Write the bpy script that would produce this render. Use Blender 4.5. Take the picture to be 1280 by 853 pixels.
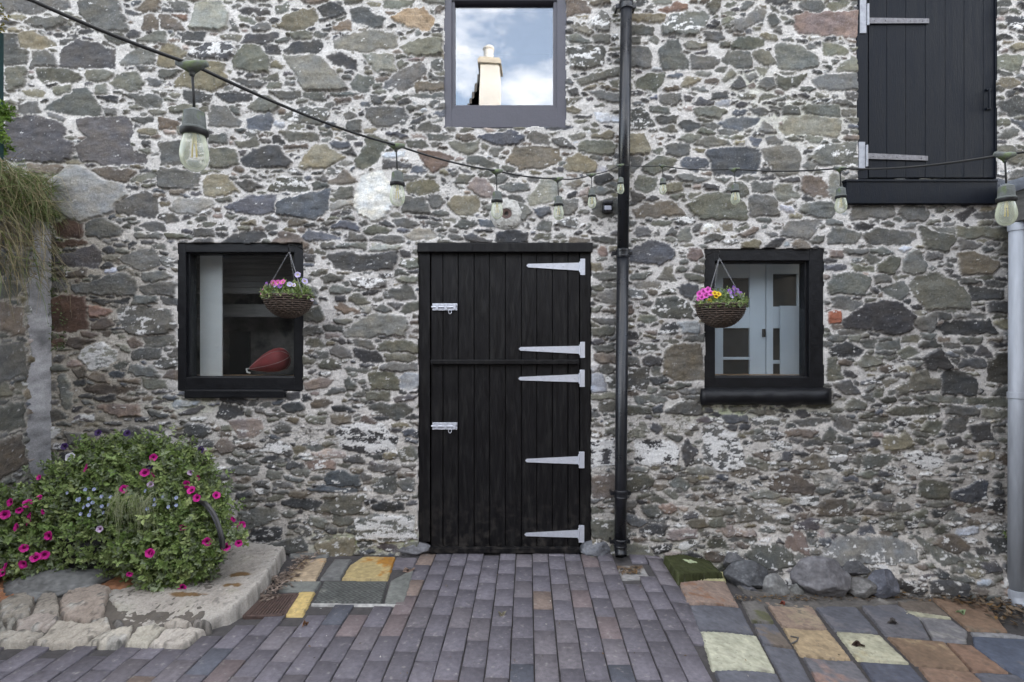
import bpy, bmesh, math, random
import numpy as np
from mathutils import Vector, Matrix, noise as mnoise
random.seed(5); RNG = np.random.default_rng(5)
for o in list(bpy.data.objects): bpy.data.objects.remove(o)
SC = bpy.context.scene; COL = SC.collection
# ------------------------------------------------------------ camera
FOC = 700.0; D = 3.665; EYE = 1.39
cam = bpy.data.cameras.new('camera'); co = bpy.data.objects.new('camera', cam); COL.objects.link(co)
co.location = (0, -D, EYE); co.rotation_euler = (math.radians(90), 0, 0)
cam.sensor_width = 36; cam.lens = 36 * FOC / 1280; cam.clip_end = 3000; cam.clip_start = .05
SC.camera = co
# ------------------------------------------------------------ world + sun
EL = math.radians(20); AZ = math.radians(42)
w = bpy.data.worlds.new('World'); SC.world = w; w.use_nodes = True
nt = w.node_tree; nt.nodes.clear()
out = nt.nodes.new('ShaderNodeOutputWorld'); bg = nt.nodes.new('ShaderNodeBackground')
sky = nt.nodes.new('ShaderNodeTexSky'); sky.sky_type = 'NISHITA'; sky.sun_disc = False
sky.sun_elevation = EL; sky.sun_rotation = AZ; sky.air_density = 1.0; sky.dust_density = 1.0; sky.ozone_density = 1.0
tc = nt.nodes.new('ShaderNodeTexCoord'); mp = nt.nodes.new('ShaderNodeMapping'); mp.inputs['Scale'].default_value = (1, 1, 1.8)
mp.inputs['Location'].default_value = (0.05, 0.6, 0.9)
nz = nt.nodes.new('ShaderNodeTexNoise'); nz.inputs['Scale'].default_value = 3.4; nz.inputs['Detail'].default_value = 8; nz.inputs['Roughness'].default_value = .55
cr = nt.nodes.new('ShaderNodeValToRGB'); cr.color_ramp.elements[0].position = .47; cr.color_ramp.elements[1].position = .64; cr.color_ramp.elements[0].color = (.13, .13, .13, 1)
mx = nt.nodes.new('ShaderNodeMixRGB'); mx.inputs[2].default_value = (10.5, 10.2, 9.9, 1)
L = nt.links.new
L(tc.outputs['Generated'], mp.inputs[0]); L(mp.outputs[0], nz.inputs['Vector']); L(nz.outputs[0], cr.inputs[0])
L(cr.outputs[0], mx.inputs[0]); L(sky.outputs[0], mx.inputs[1]); L(mx.outputs[0], bg.inputs[0]); L(bg.outputs[0], out.inputs[0])
bg.inputs[1].default_value = 0.15
sl = bpy.data.lights.new('sun', 'SUN'); sl.energy = 3.2; sl.angle = math.radians(.5); sl.color = (1, .93, .84)
so = bpy.data.objects.new('sun', sl); COL.objects.link(so)
sd = Vector((math.sin(AZ) * math.cos(EL), math.cos(AZ) * math.cos(EL), math.sin(EL)))
so.rotation_euler = (-sd).to_track_quat('-Z', 'Y').to_euler(); so.location = (8, 9, 9)
SC.view_settings.view_transform = 'Standard'; SC.view_settings.look = 'None'
SC.view_settings.exposure = 2.12; SC.view_settings.gamma = 1
# ------------------------------------------------------------ mapping helpers
def P(px, py, Y=0.0):
    k = (D + Y) / FOC
    return Vector(((px - 640) * k, Y, EYE + (426 - py) * k))
def gz(x, y):
    r = max(0.0, x - .85)
    s = min(1.0, r / .8)
    return -0.070 * r - .105 * s * s * (3 - 2 * s)
def gza(x, y):
    r = np.maximum(0, x - .85); s = np.minimum(1, r / .8)
    return -0.070 * r - .105 * s * s * (3 - 2 * s)
def G(px, py, h=0.0):
    lo, hi = .8, 9.0
    for _ in range(40):
        d = (lo + hi) / 2
        x = (px - 640) * d / FOC; z = EYE + (426 - py) * d / FOC
        if z > gz(x, d - D) + h: lo = d
        else: hi = d
    return Vector(((px - 640) * lo / FOC, lo - D, gz((px - 640) * lo / FOC, lo - D) + h))
# ------------------------------------------------------------ materials
MATS = {}
def mat(name, col, rough=.6, metal=0, var=.25, vscale=8, bump=.2, bscale=60, attr=False, spec=.5, col2=None, rvar=.1, coat=0, streak=False, trans=0):
    if name in MATS: return MATS[name]
    m = bpy.data.materials.new(name); m.use_nodes = True; n = m.node_tree; b = n.nodes['Principled BSDF']; l = n.links.new
    tx = n.nodes.new('ShaderNodeTexCoord'); mpn = n.nodes.new('ShaderNodeMapping')
    l(tx.outputs['Object'], mpn.inputs[0])
    if streak: mpn.inputs['Scale'].default_value = streak
    a = n.nodes.new('ShaderNodeTexNoise'); a.inputs['Scale'].default_value = vscale; a.inputs['Detail'].default_value = 6; a.inputs['Roughness'].default_value = .6
    l(mpn.outputs[0], a.inputs['Vector'])
    if attr:
        at = n.nodes.new('ShaderNodeAttribute'); at.attribute_name = 'col'; src = at.outputs['Color']
    else:
        rgb = n.nodes.new('ShaderNodeRGB'); rgb.outputs[0].default_value = (*col, 1); src = rgb.outputs[0]
    if col2 is not None:
        mm = n.nodes.new('ShaderNodeMixRGB'); mm.inputs[2].default_value = (*col2, 1); l(src, mm.inputs[1])
        rr = n.nodes.new('ShaderNodeValToRGB'); rr.color_ramp.elements[0].position = .5; rr.color_ramp.elements[1].position = .62
        a2 = n.nodes.new('ShaderNodeTexNoise'); a2.inputs['Scale'].default_value = vscale * .7; a2.inputs['Detail'].default_value = 7; l(mpn.outputs[0], a2.inputs['Vector'])
        l(a2.outputs[0], rr.inputs[0]); l(rr.outputs[0], mm.inputs[0]); src = mm.outputs[0]
    mr = n.nodes.new('ShaderNodeMapRange'); mr.inputs['From Min'].default_value = .25; mr.inputs['From Max'].default_value = .75
    mr.inputs['To Min'].default_value = 1 - var; mr.inputs['To Max'].default_value = 1 + var; l(a.outputs[0], mr.inputs[0])
    mu = n.nodes.new('ShaderNodeVectorMath'); mu.operation = 'SCALE'; l(src, mu.inputs[0]); l(mr.outputs[0], mu.inputs['Scale'])
    l(mu.outputs[0], b.inputs['Base Color'])
    b.inputs['Metallic'].default_value = metal; b.inputs['Specular IOR Level'].default_value = spec
    m2 = n.nodes.new('ShaderNodeMapRange'); m2.inputs['From Min'].default_value = .3; m2.inputs['From Max'].default_value = .7
    m2.inputs['To Min'].default_value = max(.03, rough - rvar); m2.inputs['To Max'].default_value = min(1, rough + rvar); l(a.outputs[0], m2.inputs[0]); l(m2.outputs[0], b.inputs['Roughness'])
    if bump:
        c = n.nodes.new('ShaderNodeTexNoise'); c.inputs['Scale'].default_value = bscale; c.inputs['Detail'].default_value = 8; c.inputs['Roughness'].default_value = .65
        l(mpn.outputs[0], c.inputs['Vector'])
        bp = n.nodes.new('ShaderNodeBump'); bp.inputs['Strength'].default_value = bump; bp.inputs['Distance'].default_value = .01
        l(c.outputs[0], bp.inputs['Height']); l(bp.outputs[0], b.inputs['Normal'])
    if trans:
        b.inputs['Transmission Weight'].default_value = trans
    if name == 'black_paint':
        sx = n.nodes.new('ShaderNodeSeparateXYZ'); l(tx.outputs['Object'], sx.inputs[0]); mz = n.nodes.new('ShaderNodeMapRange'); mz.inputs['From Min'].default_value = .45; mz.inputs['From Max'].default_value = .02
        l(sx.outputs['Z'], mz.inputs[0]); dn = n.nodes.new('ShaderNodeTexNoise'); dn.inputs['Scale'].default_value = 24; dn.inputs['Detail'].default_value = 8; l(tx.outputs['Object'], dn.inputs['Vector'])
        d2 = n.nodes.new('ShaderNodeMapRange'); d2.inputs['From Min'].default_value = .48; d2.inputs['From Max'].default_value = .72; l(dn.outputs[0], d2.inputs[0])
        pm = n.nodes.new('ShaderNodeMath'); pm.operation = 'MULTIPLY'; l(mz.outputs[0], pm.inputs[0]); l(d2.outputs[0], pm.inputs[1])
        dm = n.nodes.new('ShaderNodeMixRGB'); l(pm.outputs[0], dm.inputs[0]); l(mu.outputs[0], dm.inputs[1]); dm.inputs[2].default_value = (.045, .040, .036, 1); l(dm.outputs[0], b.inputs['Base Color'])
    MATS[name] = m; return m
def glassmat(name, fac, tint=(1, 1, 1), rough=0.0, wav=0.0):
    m = bpy.data.materials.new(name); m.use_nodes = True; n = m.node_tree; n.nodes.clear(); l = n.links.new
    o = n.nodes.new('ShaderNodeOutputMaterial'); t = n.nodes.new('ShaderNodeBsdfTransparent'); g = n.nodes.new('ShaderNodeBsdfGlossy')
    t.inputs[0].default_value = (*tint, 1); g.inputs['Roughness'].default_value = rough
    fr = n.nodes.new('ShaderNodeLayerWeight'); fr.inputs[0].default_value = .35
    ad = n.nodes.new('ShaderNodeMath'); ad.operation = 'ADD'; ad.inputs[1].default_value = fac; ad.use_clamp = True
    mu = n.nodes.new('ShaderNodeMath'); mu.operation = 'MULTIPLY'; mu.inputs[1].default_value = .3
    mxx = n.nodes.new('ShaderNodeMixShader'); l(fr.outputs['Facing'], mu.inputs[0]); l(mu.outputs[0], ad.inputs[0]); l(ad.outputs[0], mxx.inputs[0])
    l(t.outputs[0], mxx.inputs[1]); l(g.outputs[0], mxx.inputs[2]); l(mxx.outputs[0], o.inputs[0])
    if wav:
        tx = n.nodes.new('ShaderNodeTexCoord'); nn = n.nodes.new('ShaderNodeTexNoise'); nn.inputs['Scale'].default_value = 2.2; l(tx.outputs['Object'], nn.inputs['Vector'])
        bp = n.nodes.new('ShaderNodeBump'); bp.inputs['Strength'].default_value = wav; bp.inputs['Distance'].default_value = .02; l(nn.outputs[0], bp.inputs['Height']); l(bp.outputs[0], g.inputs['Normal'])
    return m
M_wall = mat('rubble_stone', (0, 0, 0), .88, var=.24, vscale=105, bump=.7, bscale=150, attr=True, spec=.25)
M_attr = mat('paved_stone', (0, 0, 0), .75, var=.32, vscale=32, bump=.35, bscale=120, attr=True, spec=.4)
M_black = mat('black_paint', (.0052, .0048, .0056), .45, var=.4, vscale=14, bump=.25, bscale=35, spec=.28, col2=(.012, .0115, .0115), streak=(4, 4, .6), rvar=.12)
M_blackw = mat('black_frame_paint', (.0068, .0072, .009), .42, var=.35, vscale=20, bump=.3, bscale=45, spec=.3)
M_navy = mat('blue_black_paint', (.0032, .0050, .0095), .5, var=.35, vscale=10, bump=.25, bscale=40, streak=(5, 5, .5), spec=.16)
M_purple = mat('grey_violet_paint', (.068, .066, .082), .45, var=.12, vscale=10, bump=.2, bscale=50)
M_zinc = mat('zinc_hinge_metal', (.62, .64, .70), .42, metal=.35, var=.08, vscale=60, bump=.08)
M_iron = mat('worn_iron', (.16, .155, .165), .5, metal=.5, var=.5, vscale=40, bump=.4, bscale=90)
M_pipe = mat('black_pipe_plastic', (.009, .010, .013), .32, var=.3, vscale=12, bump=.08, spec=.5)
M_gpipe = mat('grey_pipe_plastic', (.36, .38, .42), .45, var=.22, vscale=8, bump=.05, streak=(3, 3, .4))
M_wood = mat('brown_sill_wood', (.32, .19, .10), .5, var=.3, vscale=12, streak=(.6, 6, 6))
M_weather = mat('weathered_wood', (.10, .095, .09), .8, var=.4, vscale=14, bump=.5, bscale=40, streak=(4, .7, 4))
M_cable = mat('black_cable', (.012, .012, .012), .6, var=.2, bump=0)
M_rubber = mat('mossy_rubber', (.105, .115, .108), .7, var=.4, vscale=50, bump=.4, col2=(.09, .12, .05))
M_white = mat('white_plaster', (.62, .62, .62), .8, var=.06, bump=.1)
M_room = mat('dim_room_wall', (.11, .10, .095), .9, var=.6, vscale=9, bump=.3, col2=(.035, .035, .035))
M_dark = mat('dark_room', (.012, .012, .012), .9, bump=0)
M_reflgrey = mat('reflected_grey', (.125, .118, .115), .7, var=.35, vscale=9, streak=(.5, 4, 6))  # grey for the roof and beam reflected in the left window
M_doorg = mat('pale_grey_door_paint', (.50, .56, .64), .5, var=.05, bump=.05)
M_slate = mat('slate_roof', (.09, .095, .11), .6, var=.3, vscale=6)
M_harl = mat('white_harling', (.72, .70, .66), .9, var=.15, vscale=2, bump=.5, bscale=30)
M_terr = mat('terracotta', (.55, .50, .42), .8, var=.2)
M_wicker = mat('dark_wicker', (.085, .06, .045), .7, var=.5, vscale=60, bump=.5, bscale=150)
M_chain = mat('chain_metal', (.28, .28, .29), .35, metal=.8, var=.1, bump=0)
M_tub = mat('black_tub', (.010, .010, .011), .5, var=.4, vscale=20, bump=.3)
M_rust = mat('rusty_iron', (.10, .065, .055), .75, var=.5, vscale=40, bump=.6, metal=.2)
M_soil = mat('orange_soil', (.20, .09, .04), .95, var=.4, vscale=60, bump=1, bscale=80)
M_joint = mat('joint_sand', (.060, .055, .055), .95, var=.4, vscale=30, bump=.5)
M_red = mat('faded_red_cloth', (.25, .04, .042), .7, var=.2, vscale=20, bump=.2)
M_cord = mat('pale_cord', (.5, .38, .36), .8, bump=0)
M_teal = mat('dark_teal_paint', (.006, .03, .032), .4, bump=0)
M_glow = mat('filament', (.55, .42, .12), .4, bump=0)
def leafmat(name, c1, c2, vs=3.0):
    m = bpy.data.materials.new(name); m.use_nodes = True; n = m.node_tree; b = n.nodes['Principled BSDF']; l = n.links.new
    at = n.nodes.new('ShaderNodeAttribute'); at.attribute_name = 'col'; l(at.outputs['Color'], b.inputs['Base Color'])
    b.inputs['Roughness'].default_value = .5; b.inputs['Specular IOR Level'].default_value = .35
    try: b.inputs['Subsurface Weight'].default_value = .0
    except Exception: pass
    tr = n.nodes.new('ShaderNodeBsdfTranslucent'); l(at.outputs['Color'], tr.inputs[0]); ms = n.nodes.new('ShaderNodeMixShader'); ms.inputs[0].default_value = .3
    l(b.outputs[0], ms.inputs[1]); l(tr.outputs[0], ms.inputs[2]); l(ms.outputs[0], n.nodes['Material Output'].inputs[0])
    return m
M_leaf = leafmat('leaf', 0, 0)
M_glass = glassmat('window_glass', .018, (.93, .95, .95), wav=.02)
M_glass_up = glassmat('upper_window_glass', .175, (.9, .92, .95), wav=.05)
def bulbmat():
    m = bpy.data.materials.new('bulb_glass'); m.use_nodes = True; n = m.node_tree; n.nodes.clear(); l = n.links.new
    o = n.nodes.new('ShaderNodeOutputMaterial'); t = n.nodes.new('ShaderNodeBsdfTransparent'); g = n.nodes.new('ShaderNodeBsdfPrincipled')
    g.inputs['Base Color'].default_value = (.62, .66, .50, 1); g.inputs['Roughness'].default_value = .12; g.inputs['Specular IOR Level'].default_value = .9
    lw = n.nodes.new('ShaderNodeLayerWeight'); lw.inputs[0].default_value = .5
    mr = n.nodes.new('ShaderNodeMapRange'); mr.inputs['To Min'].default_value = .20; mr.inputs['To Max'].default_value = .95
    mxx = n.nodes.new('ShaderNodeMixShader'); l(lw.outputs['Facing'], mr.inputs[0]); l(mr.outputs[0], mxx.inputs[0]); l(t.outputs[0], mxx.inputs[1]); l(g.outputs[0], mxx.inputs[2]); l(mxx.outputs[0], o.inputs[0])
    return m
M_bulb = bulbmat()
# ------------------------------------------------------------ object helpers
def rootloc(p):
    while p.parent: p = p.parent
    return p.location.copy()
def thing(name, label, cat, loc=(0, 0, 0), group=None):
    o = bpy.data.objects.new(name, None); COL.objects.link(o); o.location = loc; o.empty_display_size = .1
    o['label'] = label; o['category'] = cat
    if group: o['group'] = group
    return o
def tag(o, label, cat, group=None):
    o['label'] = label; o['category'] = cat
    if group: o['group'] = group
    return o
def link_mesh(name, me, m, parent=None, loc=None):
    o = bpy.data.objects.new(name, me); COL.objects.link(o)
    if m: me.materials.append(m)
    if parent:
        off = rootloc(parent); o.parent = parent
        me.transform(Matrix.Translation(-off))
    elif loc is not None:
        o.location = loc; me.transform(Matrix.Translation(-Vector(loc)))
    return o
def obj(name, bm, m, parent=None, smooth=False, loc=None):
    me = bpy.data.meshes.new(name); bmesh.ops.recalc_face_normals(bm, faces=bm.faces[:]); bm.to_mesh(me); bm.free()
    if smooth:
        for p in me.polygons: p.use_smooth = True
    return link_mesh(name, me, m, parent, loc)
def npmesh(name, V, F, m, parent=None, col=None, smooth=True, loc=None):
    me = bpy.data.meshes.new(name); V = np.asarray(V, np.float32); F = np.asarray(F, np.int32); k = F.shape[1]
    me.vertices.add(len(V)); me.vertices.foreach_set('co', V.ravel())
    me.loops.add(F.size); me.loops.foreach_set('vertex_index', F.ravel())
    me.polygons.add(len(F)); me.polygons.foreach_set('loop_start', np.arange(0, F.size, k, dtype=np.int32))
    me.polygons.foreach_set('loop_total', np.full(len(F), k, np.int32))
    if smooth: me.polygons.foreach_set('use_smooth', np.ones(len(F), bool))
    me.update(calc_edges=True)
    if col is not None:
        a = me.color_attributes.new('col', 'FLOAT_COLOR', 'POINT'); c = np.ones((len(V), 4), np.float32); c[:, :3] = col; a.data.foreach_set('color', c.ravel())
    return link_mesh(name, me, m, parent, loc)
def box(bm, x0, x1, y0, y1, z0, z1, bev=.003, wob=0):
    r = bmesh.ops.create_cube(bm, size=1); vs = r['verts']
    for v in vs: v.co = Vector((x0 + (x1 - x0) * (v.co.x + .5), y0 + (y1 - y0) * (v.co.y + .5), z0 + (z1 - z0) * (v.co.z + .5)))
    if bev:
        es = list({e for v in vs for e in v.link_edges}); bmesh.ops.bevel(bm, geom=es, offset=bev, segments=2, affect='EDGES', profile=.6)
    return bm
def pbox(bm, px0, px1, py0, py1, yf, yb, bev=.003):
    """box whose front face covers the given picture rectangle on the plane y=yf"""
    a = P(px0, py1, yf); b = P(px1, py0, yf); return box(bm, a.x, b.x, yf, yb, a.z, b.z, bev)
def tube(bm, pts, rad, seg=8, cap=True):
    pts = [Vector(p) for p in pts]; n = len(pts); rings = []
    rr = rad if hasattr(rad, '__len__') else [rad] * n
    up = Vector((0, 0, 1)); pn = None
    for i, p in enumerate(pts):
        t = (pts[min(i + 1, n - 1)] - pts[max(i - 1, 0)]).normalized()
        if pn is None:
            a = t.cross(up)
            if a.length < .1: a = t.cross(Vector((1, 0, 0)))
            pn = a.normalized()
        pn = (pn - t * pn.dot(t)).normalized(); bn = t.cross(pn)
        rings.append([bm.verts.new(p + (pn * math.cos(q) + bn * math.sin(q)) * rr[i]) for q in [2 * math.pi * k / seg for k in range(seg)]])
    for a, b in zip(rings, rings[1:]):
        for k in range(seg): bm.faces.new((a[k], a[(k + 1) % seg], b[(k + 1) % seg], b[k]))
    if cap: bm.faces.new(rings[0]); bm.faces.new(rings[-1][::-1])
    return bm
def lathe(bm, prof, c=(0, 0, 0), seg=24, close=False, M=None):
    c = Vector(c); rings = []
    for r, z in prof:
        ring = []
        for k in range(seg):
            q = 2 * math.pi * k / seg; v = Vector((r * math.cos(q), r * math.sin(q), z))
            if M: v = M @ v
            ring.append(bm.verts.new(c + v))
        rings.append(ring)
    for a, b in zip(rings, rings[1:]):
        for k in range(seg): bm.faces.new((a[k], a[(k + 1) % seg], b[(k + 1) % seg], b[k]))
    if close: bm.faces.new(rings[0]); bm.faces.new(rings[-1][::-1])
    return bm
def NB(): return bmesh.new()
# ------------------------------------------------------------ numpy noise
def vnoise(shape, cx, cy, rng):
    """smooth value noise, cells of cx,cy samples"""
    ny, nx = shape; gx = int(nx / cx) + 3; gy = int(ny / cy) + 3
    g = rng.random((gy, gx)).astype(np.float32)
    x = np.arange(nx, dtype=np.float32) / cx; y = np.arange(ny, dtype=np.float32) / cy
    xi = x.astype(int); yi = y.astype(int); fx = x - xi; fy = y - yi; fx = fx * fx * (3 - 2 * fx); fy = (fy * fy * (3 - 2 * fy))[:, None]
    a = g[yi][:, xi]; b = g[yi][:, xi + 1]; c = g[yi + 1][:, xi]; d = g[yi + 1][:, xi + 1]
    return (a * (1 - fx) + b * fx) * (1 - fy) + (c * (1 - fx) + d * fx) * fy
def fbm(shape, cx, cy, rng, oct=4, gain=.5):
    s = 0; a = 1; t = 0
    for _ in range(oct):
        s = s + a * (vnoise(shape, max(cx, 1.01), max(cy, 1.01), rng) - .5); t += a; a *= gain; cx /= 2; cy /= 2
    return s / t * 2      # about -1..1
def sm(a, b, x):
    t = np.clip((x - a) / (b - a), 0, 1); return t * t * (3 - 2 * t)
def polysdf(X, Y, pts):
    pts = np.asarray(pts, np.float32); n = len(pts); d = np.full(X.shape, 1e9, np.float32); ins = np.zeros(X.shape, bool)
    j = n - 1
    for i in range(n):
        xi, yi = pts[i]; xj, yj = pts[j]; ex = xj - xi; ey = yj - yi; wx = X - xi; wy = Y - yi
        t = np.clip((wx * ex + wy * ey) / (ex * ex + ey * ey + 1e-12), 0, 1)
        bx = wx - ex * t; by = wy - ey * t; d = np.minimum(d, bx * bx + by * by)
        if abs(ey) > 1e-9:
            c = ((yi > Y) != (yj > Y)) & (X < ex * (Y - yi) / ey + xi); ins ^= c
        j = i
    d = np.sqrt(d); return np.where(ins, -d, d)
STONE_RGB = {'g': (.125, .125, .118), 'k': (.070, .070, .072), 'b': (.105, .112, .128), 'o': (.142, .140, .118), 't': (.195, .175, .130), 'T': (.42, .31, .21),
             'n': (.145, .124, .106), 'r': (.175, .115, .092), 'R': (.34, .13, .08), 'p': (.31, .26, .24), 'l': (.27, .27, .245), 'm': (.105, .098, .103),
             'W': (.66, .655, .64), 'L': (.40, .42, .46), 'L2': (.235, .232, .226)}
def stone_col(k):
    k = k.replace('x', '').replace('X', '')
    if k in STONE_RGB: return np.array(STONE_RGB[k])
    if k.endswith('d'): return np.array(STONE_RGB[k[0]]) * .62
    return (np.array(STONE_RGB[k[0]]) + np.array(STONE_RGB[k[1]])) / 2
FILLK = ['g'] * 32 + ['k'] * 19 + ['o'] * 22 + ['b'] * 5 + ['n'] * 12 + ['m'] * 3 + ['t'] * 6 + ['p'] * 3 + ['L'] * 1
def rubble(u0, u1, v0, v1, res, hand, seed, dirt=None, holes=(), classes=None, fillk=FILLK, lowfn=None):
    """stone layout on a (u,v) plane. returns u,v grids, relief height, colour"""
    rng = np.random.default_rng(seed); pr = random.Random(seed)
    nx = int((u1 - u0) / res) + 1; ny = int((v1 - v0) / res) + 1
    U, V = np.meshgrid(u0 + np.arange(nx) * res, v0 + np.arange(ny) * res); U = U.astype(np.float32); V = V.astype(np.float32); sh = U.shape
    c = lambda m: m / res
    WU = U + .009 * fbm(sh, c(.05), c(.05), rng, 2) + .007 * fbm(sh, c(.016), c(.016), rng, 2)
    WV = V + .007 * fbm(sh, c(.05), c(.04), rng, 2) + .006 * fbm(sh, c(.016), c(.014), rng, 2)
    d1 = np.full(sh, .3, np.float32); d2 = np.full(sh, .3, np.float32); idm = np.zeros(sh, np.int32)
    S = []
    def add(pts, key, pad=.05):
        p = np.asarray(pts); i0 = max(0, int((p[:, 0].min() - pad - u0) / res)); i1 = min(nx, int((p[:, 0].max() + pad - u0) / res) + 2)
        j0 = max(0, int((p[:, 1].min() - pad - v0) / res)); j1 = min(ny, int((p[:, 1].max() + pad - v0) / res) + 2)
        if i1 - i0 < 2 or j1 - j0 < 2: return None
        return slice(j0, j1), slice(i0, i1), polysdf(WU[j0:j1, i0:i1], WV[j0:j1, i0:i1], p)
    def commit(sl, s, key, pts):
        a = d1[sl]; b = d2[sl]; m = s < a; d2[sl] = np.where(m, a, np.minimum(b, s)); d1[sl] = np.where(m, s, a); t = idm[sl]; t[m] = len(S); idm[sl] = t
        p = np.asarray(pts); S.append((key, p.mean(0)))
    for key, pts in hand:
        r = add(pts, key)
        if r: commit(r[:2], r[2], key, pts)
    nh = len(S)
    for (aa, asp, n, gap) in (classes or [((.10, .18), (.25, .55), 1500, .008), ((.06, .11), (.22, .5), 6000, .007), ((.035, .065), (.2, .45), 14000, .005), ((.018, .036), (.2, .5), 9000, .005), ((.008, .016), (.3, .7), 2500, .004)]):
        cu = rng.uniform(u0, u1, n); cv = rng.uniform(v0, v1, n)
        for q in range(n):
            i = int((cu[q] - u0) / res); j = int((cv[q] - v0) / res)
            a = pr.uniform(*aa) ; b = a * pr.uniform(*asp)
            if d1[j, i] < b * .75: continue
            if holes and any(h[0] < cu[q] < h[1] and h[2] < cv[q] < h[3] for h in holes): continue
            k = pr.choice((4, 5, 5, 6, 6, 7)); a0 = pr.uniform(0, 6.28); rot = pr.gauss(0, .16); cs, sn = math.cos(rot), math.sin(rot); e = pr.uniform(.55, 1)
            pts = []
            for z in range(k):
                t = a0 + 6.283 * (z + pr.uniform(-.28, .28)) / k; ct, st = math.cos(t), math.sin(t)
                x = a * math.copysign(abs(ct) ** e, ct) * pr.uniform(.85, 1.05); y = b * math.copysign(abs(st) ** e, st) * pr.uniform(.8, 1.05)
                pts.append((cu[q] + x * cs - y * sn, cv[q] + x * sn + y * cs))
            r = add(pts, '', .03)
            if r is None: continue
            sl = r[:2]; s = r[2]; ins = s < 0
            if not ins.any() or d1[sl][ins].min() < gap * .6: continue
            kk = pr.choice(fillk)
            if pr.random() < .12: kk += 'x'
            commit(sl, s, kk, pts)
    NS = len(S); mort = .0032
    grow = np.where(np.arange(NS) < nh, .0095, .0080).astype(np.float32) if NS else np.zeros(1)
    s = np.maximum(d1 - grow[idm], mort - (d2 - d1) * .5)
    slob = fbm(sh, c(.35), c(.25), rng, 3)
    s = s + .0052 * fbm(sh, c(.013), c(.010), rng, 2) + .0060 * fbm(sh, c(.040), c(.028), rng, 4, .7) + .0045 * np.clip(slob, -.6, 1)
    if lowfn is not None: s = s + lowfn(U, V) * (-.001 + .010 * np.clip(fbm(sh, c(.06), c(.03), rng, 4, .7), -.3, 1))
    dep = -s
    keys = [k for k, _ in S]; base = np.array([stone_col(k) for k in keys]); base *= rng.uniform(.74, 1.30, (NS, 1)); base *= rng.uniform(.975, 1.025, (NS, 3)) * np.array([1.01, 1.0, .975])
    cen = np.array([p for _, p in S]); hs = rng.uniform(.001, .017, NS); tu = rng.normal(0, .05, NS); tv = rng.normal(0, .07, NS)
    flg = np.array([2 if 'X' in k else (1 if 'x' in k else 0) for k in keys])
    lu = U - cen[idm][..., 0]; lv = V - cen[idm][..., 1]
    n1 = fbm(sh, c(.09), c(.03), rng, 4); n2 = fbm(sh, c(.012), c(.010), rng, 3); n3 = fbm(sh, c(.03), c(.03), rng, 4, .65)
    inside = sm(-.0015, .0015, dep)
    prof = sm(-.001, .008, dep)
    facet = np.round(fbm(sh, c(.07), c(.05), rng, 2) * 3) / 3
    hst = prof * (hs[idm] + np.clip(lu * tu[idm] + lv * tv[idm], -.01, .012) + .003) + inside * (.0035 * n1 + .0022 * n2 + .003 * facet)
    hm = .003 + .005 * fbm(sh, c(.10), c(.08), rng, 3) + .0026 * n2 + .003 * n3 - .006 * sm(0, .006, s) * sm(.012, .004, s) * .5
    # lime left on the stone faces
    lime_t = np.array([.52, .16, -.18])[flg[idm]] - (0 if lowfn is None else .26 * lowfn(U, V)) * (flg[idm] < 2) if NS else 0
    lf = fbm(sh, c(.055), c(.026), rng, 5, .72)
    lime = sm(lime_t, lime_t + .10, lf + .12 * slob) * inside
    hst = hst + lime * .0025
    H = hst * inside + hm * (1 - inside)
    big = fbm(sh, c(.25), c(.16), rng, 4)
    cs_ = base[idm] * (1 + .34 * n1 + .26 * n3 + .20 * n2)[..., None]
    tintn = fbm(sh, c(.06), c(.05), rng, 3)[..., None]
    cs_ = cs_ * (1 + tintn * np.array([.10, .03, -.09]))
    fleck = sm(.55, .75, fbm(sh, c(.010), c(.009), rng, 2))[..., None]
    cs_ = cs_ * (1 - fleck * .5) + .35 * fleck * .5
    mc = np.array([.60, .575, .548]) * (1 + .13 * n3 + .12 * n2 + .12 * big)[..., None]
    pit = sm(.42, .62, fbm(sh, c(.012), c(.010), rng, 2, .7))[..., None]
    mc = mc * (1 - .45 * pit)
    lowm = 0 if lowfn is None else lowfn(U, V)
    strata = sm(.18, .5, fbm(sh, c(.11), c(.016), rng, 3, .6)) * (.25 + .75 * lowm)
    mc = mc * (1 - .58 * strata[..., None])
    if dirt is not None:
        mul, tint = dirt(U, V, big, n3); mc = mc * mul[..., None] * tint
        lcol = np.array([.68, .67, .655]) * (.5 + .5 * mul[..., None])
    else: lcol = np.array([.60, .59, .575])
    lc = lcol * (1 + .10 * n2[..., None])
    cs_ = cs_ * (1 - lime[..., None]) + lc * lime[..., None]
    halo = sm(.010, 0, dep)[..., None] * (.22 + .2 * np.clip(n3, 0, 1)[..., None])
    cs_ = cs_ * (1 - halo) + mc * halo
    # thin shadowed crack that follows a stone's foot is real depth, not paint
    Cc = cs_ * inside[..., None] + mc * (1 - inside[..., None])
    return U, V, H.astype(np.float32), np.clip(Cc, .01, .85).astype(np.float32)
def grid_faces(ny, nx, keep=None):
    i = np.arange(ny * nx).reshape(ny, nx); q = np.stack([i[:-1, :-1], i[:-1, 1:], i[1:, 1:], i[1:, :-1]], -1).reshape(-1, 4)
    if keep is not None:
        k = (keep[:-1, :-1] & keep[:-1, 1:] & keep[1:, 1:] & keep[1:, :-1]).ravel(); q = q[k]
    return q
def compact(V, F, C=None):
    u, inv = np.unique(F, return_inverse=True); return V[u], inv.reshape(F.shape), (C[u] if C is not None else None)
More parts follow.
